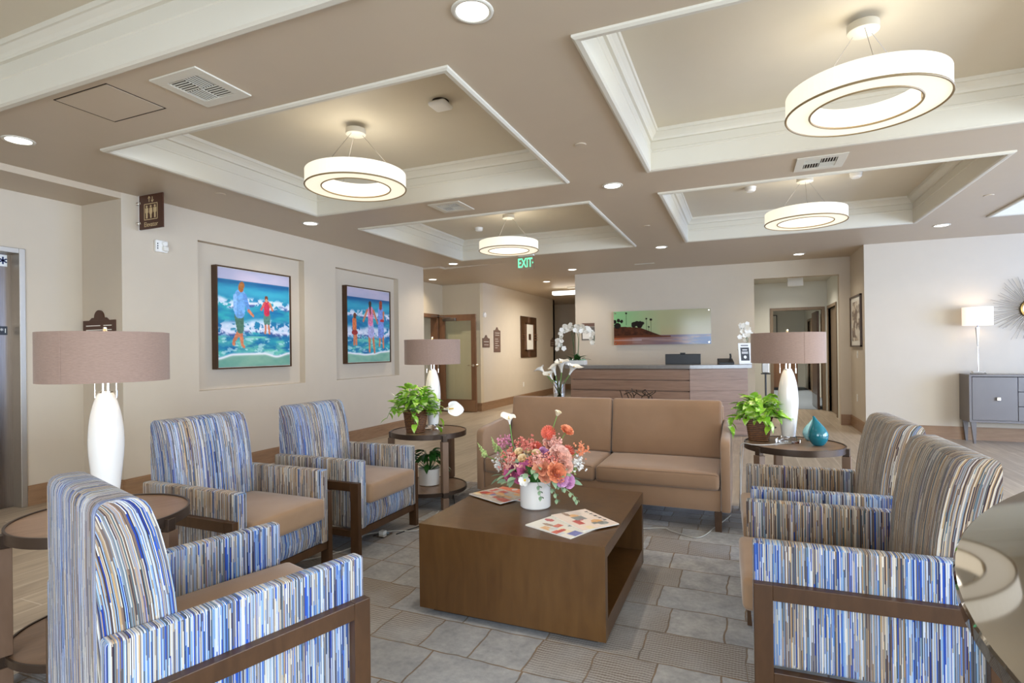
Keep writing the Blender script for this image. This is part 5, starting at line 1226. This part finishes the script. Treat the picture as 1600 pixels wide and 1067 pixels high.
# orchids on the reception counter
def blossom(bm, M, r):
    for k in range(5):
        a = 2 * PI * k / 5; leaf(bm, M @ RZ(a) @ Matrix.Rotation(-.15, 4, 'Y'), r, r * 1.0, .1, .1, False)
def orchid(name, label, loc, arcs, seed, planter, nb=9, rz=0):
    t = thing(name, label, 'plant', loc, rz); rr = random.Random(seed)
    bm = NB()
    if planter: box(bm, -.165, .165, -.08, .08, 0, .075, .006); 
    else: lathe(bm, [(.05, 0), (.06, .11)], 24)
    pt = obj('planter', bm, MAT['ceramic'], t)
    bm = NB(); z0_ = .075 if planter else .11
    for k in range(22 if planter else 6):
        a = rr.uniform(0, 2 * PI); L = rr.uniform(.1, .19); leaf(bm, T(rr.uniform(-.08, .08) if planter else 0, rr.uniform(-.03, .03), z0_) @ RZ(a) @ Matrix.Rotation(-rr.uniform(.3, .95), 4, 'Y'), L * 1.35, .05, .25, .35, False)
    obj('leaves', bm, MAT['leaf_dark'], t, smooth=True)
    bm = NB(); fb = NB(); mo = NB()
    if planter:
        for k in range(9): lathe(mo, [(.0, 0), (.025, .006), (.018, .022), (0, .028)], 10, at=(rr.uniform(-.13, .13), rr.uniform(-.05, .05), .07), cap=False)
        obj('moss', mo, MAT['leaf_sage'], t, smooth=True)
    else: mo.free()
    for arc in arcs:
        pth = smoothpath(arc, 10); tube(bm, pth, .0035, 6); n = len(pth); st = int(n * .42)
        for i in range(nb):
            p = pth[min(n - 1, st + int((n - st) * i / nb))]
            for s2 in (0, 1):
                q_ = p + Vector((rr.uniform(-.045, .045), rr.uniform(-.05, .02), rr.uniform(-.045, .035)))
                blossom(fb, T(*q_) @ rotto((rr.uniform(-.5, .5), -1, rr.uniform(-.2, .5))) @ RZ(rr.uniform(0, 2)), rr.uniform(.034, .046))
    obj('stems', bm, MAT['leaf_dark'], t, smooth=True); obj('blossoms', fb, MAT['petal_white'], t, smooth=True); return t
orchid('orchid_arrangement', 'white orchids arching over a low white planter at the left end of the reception counter', (-2.52, 8.72, 1.06),
       [[(-.02, 0, .08), (-.05, 0, .35), (-.09, 0, .58), (-.20, 0, .60), (-.30, 0, .42), (-.32, 0, .22)], [(-.03, 0, .08), (-.04, 0, .4), (-.02, 0, .6), (-.14, 0, .62), (-.24, -.03, .48), (-.25, 0, .26)], [(.03, 0, .08), (.05, 0, .35), (.07, 0, .56), (.20, 0, .60), (.29, 0, .50), (.31, 0, .34)], [(.02, 0, .08), (.04, 0, .4), (.02, 0, .58), (.12, 0, .60), (.20, 0, .54)]], 5, True, 8)
orchid('potted_orchid', 'white orchid in a small pot behind the framed notice on the counter', (.055, 9.10, 1.061), [[(0, 0, .1), (.0, 0, .4), (-.02, 0, .60), (-.07, 0, .58), (-.06, 0, .40)], [(0, 0, .1), (.02, 0, .4), (.0, 0, .55), (-.01, 0, .38)]], 6, False, 6)

# bouquet on the coffee table
TX, TY, TZ = -1.065, 2.845, .453
t = thing('flower_vase', 'white cylindrical vase of the bouquet on the coffee table', 'vase', (TX, TY, TZ))
bm = NB(); lathe(bm, [(.0, 0), (.078, 0), (.084, .006), (.085, .148), (.080, .150), (.079, .01), (0, .008)], 56, cap=False); obj('body', bm, MAT['ceramic'], t, smooth='auto')
bm = NB(); rr = random.Random(12)
for k in range(70):
    a = rr.uniform(0, 2 * PI); e = rr.uniform(-.2, 1.2); R = .15; p = Vector((math.cos(a) * math.cos(e) * R * 1.3, math.sin(a) * math.cos(e) * R, .17 + math.sin(e) * .10))
    leaf(bm, T(*p) @ RZ(a) @ Matrix.Rotation(rr.uniform(-.6, .5), 4, 'Y') @ Matrix.Rotation(rr.uniform(-.8, .8), 4, 'X'), rr.uniform(.04, .07), .028, .2, .4, False)
obj('bouquet_greenery', bm, MAT['leaf_sage'], t, smooth=True)
bm = NB(); lathe(bm, [(0, .10), (.074, .10), (.076, .152), (.12, .20), (.10, .24), (0, .25)], 20, cap=False)
for v in bm.verts: v.co += Vector(mnoise.noise_vector(v.co * 25)) * (.02 if v.co.z > .16 else 0)
obj('bouquet_core', bm, MAT['leaf_dark'], t, smooth=True)
for nm, pts in (('trailing_sprig', [(.12, -.08, .16), (.19, -.10, .145), (.25, -.11, .11), (.27, -.11, .08)]), ('trailing_sprig', [(.10, -.09, .15), (.15, -.115, .12), (.165, -.12, .07)]), ('trailing_sprig', [(.05, -.1, .17), (.07, -.13, .13), (.08, -.13, .08)])):
    bm = NB(); pth = smoothpath(pts, 6); tube(bm, pth, .0015, 5)
    for i in range(4, len(pth), 3):
        for sg in (-1, 1): leaf(bm, T(*pth[i]) @ RZ(sg * 1.3) @ Matrix.Rotation(.3, 4, 'Y'), .032, .018, .1, .3, False)
    obj(nm, bm, MAT['leaf_sage'], t, smooth=True)
FC = {'coral': '#f2826a', 'cream': '#f3e6c8', 'orange': '#f8a87e', 'yellow': '#fbe3b8', 'peach': '#f8b896', 'blush': '#f8cbba', 'magenta': '#dc74a4', 'lilac': '#e8b0da', 'coralsmall': '#f0988a', 'pink': '#eaa2ba', 'white': '#f6f3ee', 'green': '#c3d68c'}
FC['blushs'] = '#f6c2b4'
for k_, v_ in FC.items(): MAT['f_' + k_] = paint(k_ + '_petals', v_, .6, .10, 0, scale=30)
def petal(bm, M, L, W, cup, ruff=0, rr=None):
    nu, nv = 4, 4; g = []
    for j in range(nv + 1):
        v = j / nv; row = []
        for i in range(nu + 1):
            u = i / nu * 2 - 1; wv = W / 2 * (math.sin(PI * (v * .78 + .1)) ** .7)
            x = L * v; y = u * wv; z = cup * L * (v * v * .9) + u * u * wv * .55 + (ruff * L * math.sin(u * 7 + v * 3) * v * v if ruff else 0)
            row.append(bm.verts.new(M @ Vector((x, y, z))))
        g.append(row)
    for a, b in zip(g, g[1:]):
        for i in range(nu): bm.faces.new((a[i], a[i + 1], b[i + 1], b[i]))
def bloom(kind, r, rr):
    bm = NB()
    if kind == 'dahlia':
        n = 110
        for k in range(n):
            z = 1 - 1.75 * (k + .5) / n; a = k * 2.39996; q_ = math.sqrt(max(0, 1 - z * z)); d = Vector((q_ * math.cos(a), q_ * math.sin(a), z))
            petal(bm, T(*(d * r * .62)) @ rotto(d) @ Matrix.Rotation(-PI / 2, 4, 'Y') @ Matrix.Rotation(.25, 4, 'Y'), r * .42, r * .30, .3)
        lathe(bm, [(0, -r * .7), (r * .55, -r * .4), (r * .66, 0), (r * .55, r * .4), (0, r * .7)], 14, cap=False)
    elif kind in ('rose', 'ruffle', 'ranunculus'):
        lay = 5 if kind != 'ranunculus' else 6; op = {'rose': .95, 'ruffle': 1.15, 'ranunculus': .55}[kind]
        for j in range(lay):
            f_ = (j + 1) / lay; n = 4 + j + (3 if kind == 'ruffle' else 0)
            for k in range(n):
                a = 2 * PI * k / n + j * .7 + rr.uniform(-.1, .1); tilt = (PI / 2 - .12) - f_ ** 1.3 * op * .95
                petal(bm, T(0, 0, -r * .35) @ RZ(a) @ T(r * .10 * f_, 0, 0) @ Matrix.Rotation(-tilt, 4, 'Y'), r * (.75 + .40 * f_), r * (.55 + .55 * f_), .05 + .12 * f_ - (.35 if f_ > .8 else 0) * .5, .05 if kind == 'ruffle' else .01)
        lathe(bm, [(0, -r * .45), (r * .3, -r * .3), (r * .28, r * .15), (0, r * .35)], 12, cap=False)
    elif kind == 'anemone':
        for k in range(6): petal(bm, RZ(2 * PI * k / 6) @ Matrix.Rotation(-.35, 4, 'Y'), r, r * .95, .05, .02)
    elif kind in ('cluster', 'snap'):
        n = 60 if kind == 'cluster' else 50
        for k in range(n):
            if kind == 'cluster': d = Vector((rr.gauss(0, .5), rr.gauss(0, .5), rr.gauss(0, .45))) * r
            else: h = k / n; d = Vector(((1 - h) * rr.uniform(-.35, .35), (1 - h) * rr.uniform(-.35, .35), h * 2.0 - .8)) * r
            s_ = r * (.17 if kind == 'cluster' else .16) * (1 if kind == 'cluster' else 1.25 - k / n)
            for q_ in range(4): petal(bm, T(*d) @ RZ(rr.uniform(0, 6)) @ Matrix.Rotation(rr.uniform(-1.5, .3), 4, 'Y'), s_ * 1.5, s_ * 1.2, .3)
    return bm
FL = [('dahlia','coral',0.081,0.000,0.409,0.040,'round coral dahlia standing highest in the bouquet'),('dahlia','coral',-0.009,0.050,0.311,0.038,'round coral dahlia half sunk in the back of the bouquet'),('dahlia','coral',0.178,0.030,0.302,0.040,'round coral dahlia at the right of the bouquet'),
('ranunculus','cream',0.134,0.000,0.512,0.025,'small cream bloom at the very top of the bouquet'),('ruffle','orange',0.187,0.000,0.427,0.034,'ruffled orange bloom on a long stem above the bouquet'),('cluster','orange',0.267,0.000,0.325,0.028,'orange blossom sprig sticking out right of the bouquet'),
('ranunculus','yellow',-0.066,-0.060,0.299,0.026,'pale yellow ranunculus at the upper left of the yellow group'),('ranunculus','yellow',-0.039,-0.080,0.269,0.028,'pale yellow ranunculus lowest of the yellow group, above the magenta blooms'),('ranunculus','yellow',-0.025,-0.030,0.301,0.026,'pale yellow ranunculus in the middle of the yellow group'),('ranunculus','yellow',0.029,-0.060,0.297,0.026,'pale yellow ranunculus at the right of the yellow group'),
('rose','peach',0.081,-0.110,0.239,0.040,'peach rose facing front in the middle of the bouquet'),('ruffle','orange',0.162,-0.100,0.222,0.042,'large ruffled orange bloom low in the bouquet, right of the peach rose'),('ruffle','peach',0.101,-0.110,0.200,0.029,'small peach bloom just under the peach rose'),
('ruffle','blush',0.162,-0.050,0.294,0.048,'pale blush bloom between the two right coral dahlias'),('ruffle','blush',0.098,0.000,0.343,0.038,'pale blush bloom right below the highest dahlia'),
('ruffle','magenta',-0.113,-0.050,0.184,0.042,'magenta bloom at the lower left of the bouquet'),('ruffle','magenta',-0.021,-0.090,0.222,0.034,'magenta bloom above the white anemone'),('ruffle','lilac',0.181,-0.090,0.185,0.032,'lilac bloom at the lower right edge of the bouquet'),('ruffle','lilac',0.209,-0.050,0.165,0.028,'small lilac bloom hanging lowest at the right of the bouquet'),('ruffle','lilac',0.070,-0.030,0.303,0.028,'small lilac bloom in the upper middle of the bouquet'),
('cluster','coralsmall',-0.124,-0.030,0.265,0.044,'coral blossom cluster at the upper left of the bouquet'),('cluster','coralsmall',-0.071,0.000,0.337,0.029,'small coral sprig at the top left of the bouquet'),('cluster','pink',-0.188,0.020,0.335,0.038,'pink plume at the left of the bouquet'),('cluster','coralsmall',0.031,-0.090,0.262,0.031,'coral blossom cluster above the peach rose'),('cluster','coralsmall',-0.156,-0.020,0.207,0.032,'coral blossom cluster at the left edge of the bouquet'),
('anemone','white',-0.010,-0.125,0.170,0.036,'white anemone with a yellow centre at the vase rim'),('ruffle','magenta',-0.063,-0.070,0.172,0.028,'small magenta bloom beside the white anemone'),('ruffle','blush',0.196,-0.060,0.250,0.032,'blush bloom at the right of the bouquet under the dahlia'),('cluster','coralsmall',0.118,-0.080,0.286,0.030,'coral blossom cluster in the centre of the bouquet'),
('cluster','blushs',-0.095,-0.07,0.235,0.040,'pale pink blossom sprig below the coral cluster at left'),('cluster','coralsmall',-0.02,-0.02,0.335,0.034,'coral blossom sprig behind the yellow ranunculus'),('cluster','blushs',0.13,-0.02,0.35,0.034,'pale pink blossom sprig right of the highest dahlia'),('cluster','blushs',0.06,-0.10,0.28,0.030,'pale pink blossom sprig in front of the lilac bloom'),
('ruffle','blush',0.055,-0.03,0.255,0.040,'blush bloom filling the middle behind the peach rose'),('ruffle','peach',-0.10,-0.02,0.27,0.032,'peach bloom among the coral sprigs at left'),('cluster','white',-0.215,0,0.215,0.036,'white blossom sprig at the lower left of the bouquet'),('cluster','white',0.245,-0.01,0.25,0.034,'white and green blossom sprig at the right edge of the bouquet'),
('snap','green',-0.320,0.000,0.283,0.048,'green snapdragon spike farthest left of the bouquet'),('snap','green',-0.239,0.000,0.317,0.048,'green snapdragon spike rising left of the pink plume'),('snap','green',0.227,0.000,0.224,0.036,'green spike at the lower right of the bouquet'),('snap','green',-0.187,-0.020,0.284,0.034,'green spike between the left snapdragons and the coral cluster')]
rr = random.Random(21)
for kd, cl, x, y, z, r, lb in FL:
    t = thing({'dahlia': 'dahlia', 'ranunculus': 'ranunculus', 'ruffle': 'carnation', 'rose': 'rose', 'cluster': 'blossom_sprig', 'snap': 'snapdragon', 'anemone': 'anemone'}[kd], lb, 'flower', (TX, TY, TZ), 0, 'flowers of the bouquet')
    p = Vector((x, y, z)); d = Vector((x * .9 + .05, y * 1.1 - .10, z - .12)); 
    if kd == 'snap': d = Vector((x * .6, 0, .3))
    if kd == 'anemone': d = Vector((0, -1, .25))
    if kd == 'rose': d = Vector((.05, -.8, .55))
    r *= 1.0 if kd in ('dahlia', 'snap', 'anemone') or z > .38 else 1.22
    src = bloom(kd, r, rr); bm = NB(); add(bm, src, T(*p) @ rotto(d)); b = obj('bloom', bm, MAT['f_' + cl], t, smooth=True)
    if kd == 'anemone':
        bm = NB(); lathe(bm, [(0, 0), (.007, .002), (.006, .007), (0, .009)], 12, M=T(*p) @ rotto(d), cap=False); obj('centre', bm, MAT['spadix'], b)
    bm = NB(); base = Vector((x * .10, y * .10 , .09)); back = p - d.normalized() * r * .5
    tube(bm, smoothpath([tuple(base), tuple((base + back) / 2 + Vector((0, 0, .03))), tuple(back)], 4), .0022, 6); obj('stem', bm, MAT['stem'], t)
t = thing('calla_lily', 'single white lily bloom on a thin stem left above the bouquet', 'flower', (TX, TY, TZ))
bm = NB(); sp = NB(); spathe(bm, sp, T(-.148, 0, .445) @ rotto((-.05, -.15, 1)) @ RZ(2.6), .075, 1.25); obj('bloom', bm, MAT['petal_white'], t, smooth=True); obj('spadix', sp, MAT['spadix'], t)
bm = NB(); tube(bm, smoothpath([(-.02, 0, .09), (-.11, 0, .24), (-.148, 0, .45)], 5), .003, 6); obj('stem', bm, MAT['stem'], t)

# ================================================================== MAGAZINES
def f_mag(seed, base, title):
    def f(U, V):
        c = np.ones(U.shape + (3,)) * np.array(base); r = np.random.default_rng(seed)
        for k in range(16):
            a, b = r.random(2) * .8 + .05; w_, h_ = .08 + r.random(2) * .22; colr = r.choice(np.array([(.80, .30, .22), (.35, .38, .68), (.86, .62, .35), (.55, .40, .30), (.78, .82, .86), (.72, .18, .16), (.93, .86, .70), (.45, .50, .52)]))
            if b < .25 and title: continue
            m_ = (U > a) & (U < a + w_) & (V > b) & (V < b + h_) if k % 2 else (((U - a) / w_ * 2) ** 2 + ((V - b) / h_ * 2) ** 2 < 1); c = mixc(c, m_ * .85, colr)
        c = mixc(c, (fbm(U, V, 12, 12, seed) - .5) * 1.2, (.95, .93, .88))
        if title: c = mixc(c, ((V > .07) & (V < .15) & (U > .12) & (U < .75) & (np.sin(U * 90) + np.sin(U * 47) > -.3)) * 1.0, (.2, .2, .25))
        return c
    return f
def magazine(x, y, z, deg, seed, base, label, title=True, w_=.285, h_=.212, thick=.005):
    t = thing('magazine', label, 'magazine', (x, y, z), math.radians(deg), 'magazines on the coffee table')
    bm = NB(); box(bm, -w_ / 2, w_ / 2, -h_ / 2, h_ / 2, 0, thick, .0008); obj('pages', bm, MAT['mat_white'], t)
    panel('cover', w_, h_, 64, 48, f_mag(seed, base, title), MAT['print'], T(0, 0, thick + .0006) @ Matrix.Rotation(-PI / 2, 4, 'X'), t)
magazine(-.822, 2.553, .4535, -22.4, 3, (.90, .89, .86), 'white magazine with printed title lying at the front of the coffee table')
magazine(-.742, 2.675, .4600, -39.5, 14, (.93, .86, .82), 'pale pink magazine lying on top of the white magazine')
magazine(-1.285, 3.03, .4535, -12, 22, (.85, .45, .32), 'orange magazine at the bottom of the left pile', False)
magazine(-1.335, 2.945, .4600, -25.6, 31, (.72, .68, .64), 'brown and white magazine on top of the left pile', False)

# ================================================================== CABLES
def cable(label, pts, mat, r=.003):
    bm = NB(); tube(bm, smoothpath(pts, 8), r, 6); tag(obj('power_cord', bm, mat, smooth=True), label, 'cord')
cable('white cord running over the edge of the right side table and down to the floor', [(.28, 4.38, zt + .004), (.15, 4.26, zt + .004), (.06, 4.22, zt + .006), (-.01, 4.26, zt + .004), (-.025, 4.27, .55), (-.03, 4.4, .25), (-.04, 4.75, .015), (-.03, 5.5, .008), (-.02, 7.0, .008), (.0, 8.2, .008)], MAT['cable'], .004)
cable('white cord lying on the carpet under the far striped armchair', [(-2.75, 2.5, .011), (-2.5, 2.75, .011), (-2.42, 3.0, .011), (-2.50, 3.2, .011), (-2.36, 3.35, .011), (-2.2, 3.45, .011), (-2.3, 3.9, .011)], MAT['cable'], .005)
cable('black cord on the carpet between the far armchair and the side table', [(-2.3, 3.3, .010), (-2.22, 3.55, .010), (-2.05, 3.75, .010), (-2.2, 4.0, .010), (-2.5, 4.5, .010)], MAT['cable_black'], .004)
cable('grey cord lying under the sofa', [(-.75, 4.0, .011), (-.55, 4.1, .011), (-.48, 4.05, .011), (-.3, 3.98, .011), (-.2, 4.25, .011), (-.1, 4.6, .011)], MAT['cable'], .004)
t = thing('floor_outlet', 'small white floor outlet under the far striped armchair', 'outlet', (-2.38, 3.25, .006)); bm = NB(); box(bm, -.05, .05, -.05, .05, 0, .01, .003); obj('cover_plate', bm, MAT['chrome'], t)
bm = NB(); box(bm, -.02, .02, -.02, .02, .01, .035, .003); obj('plug', bm, MAT['mat_white'], t)
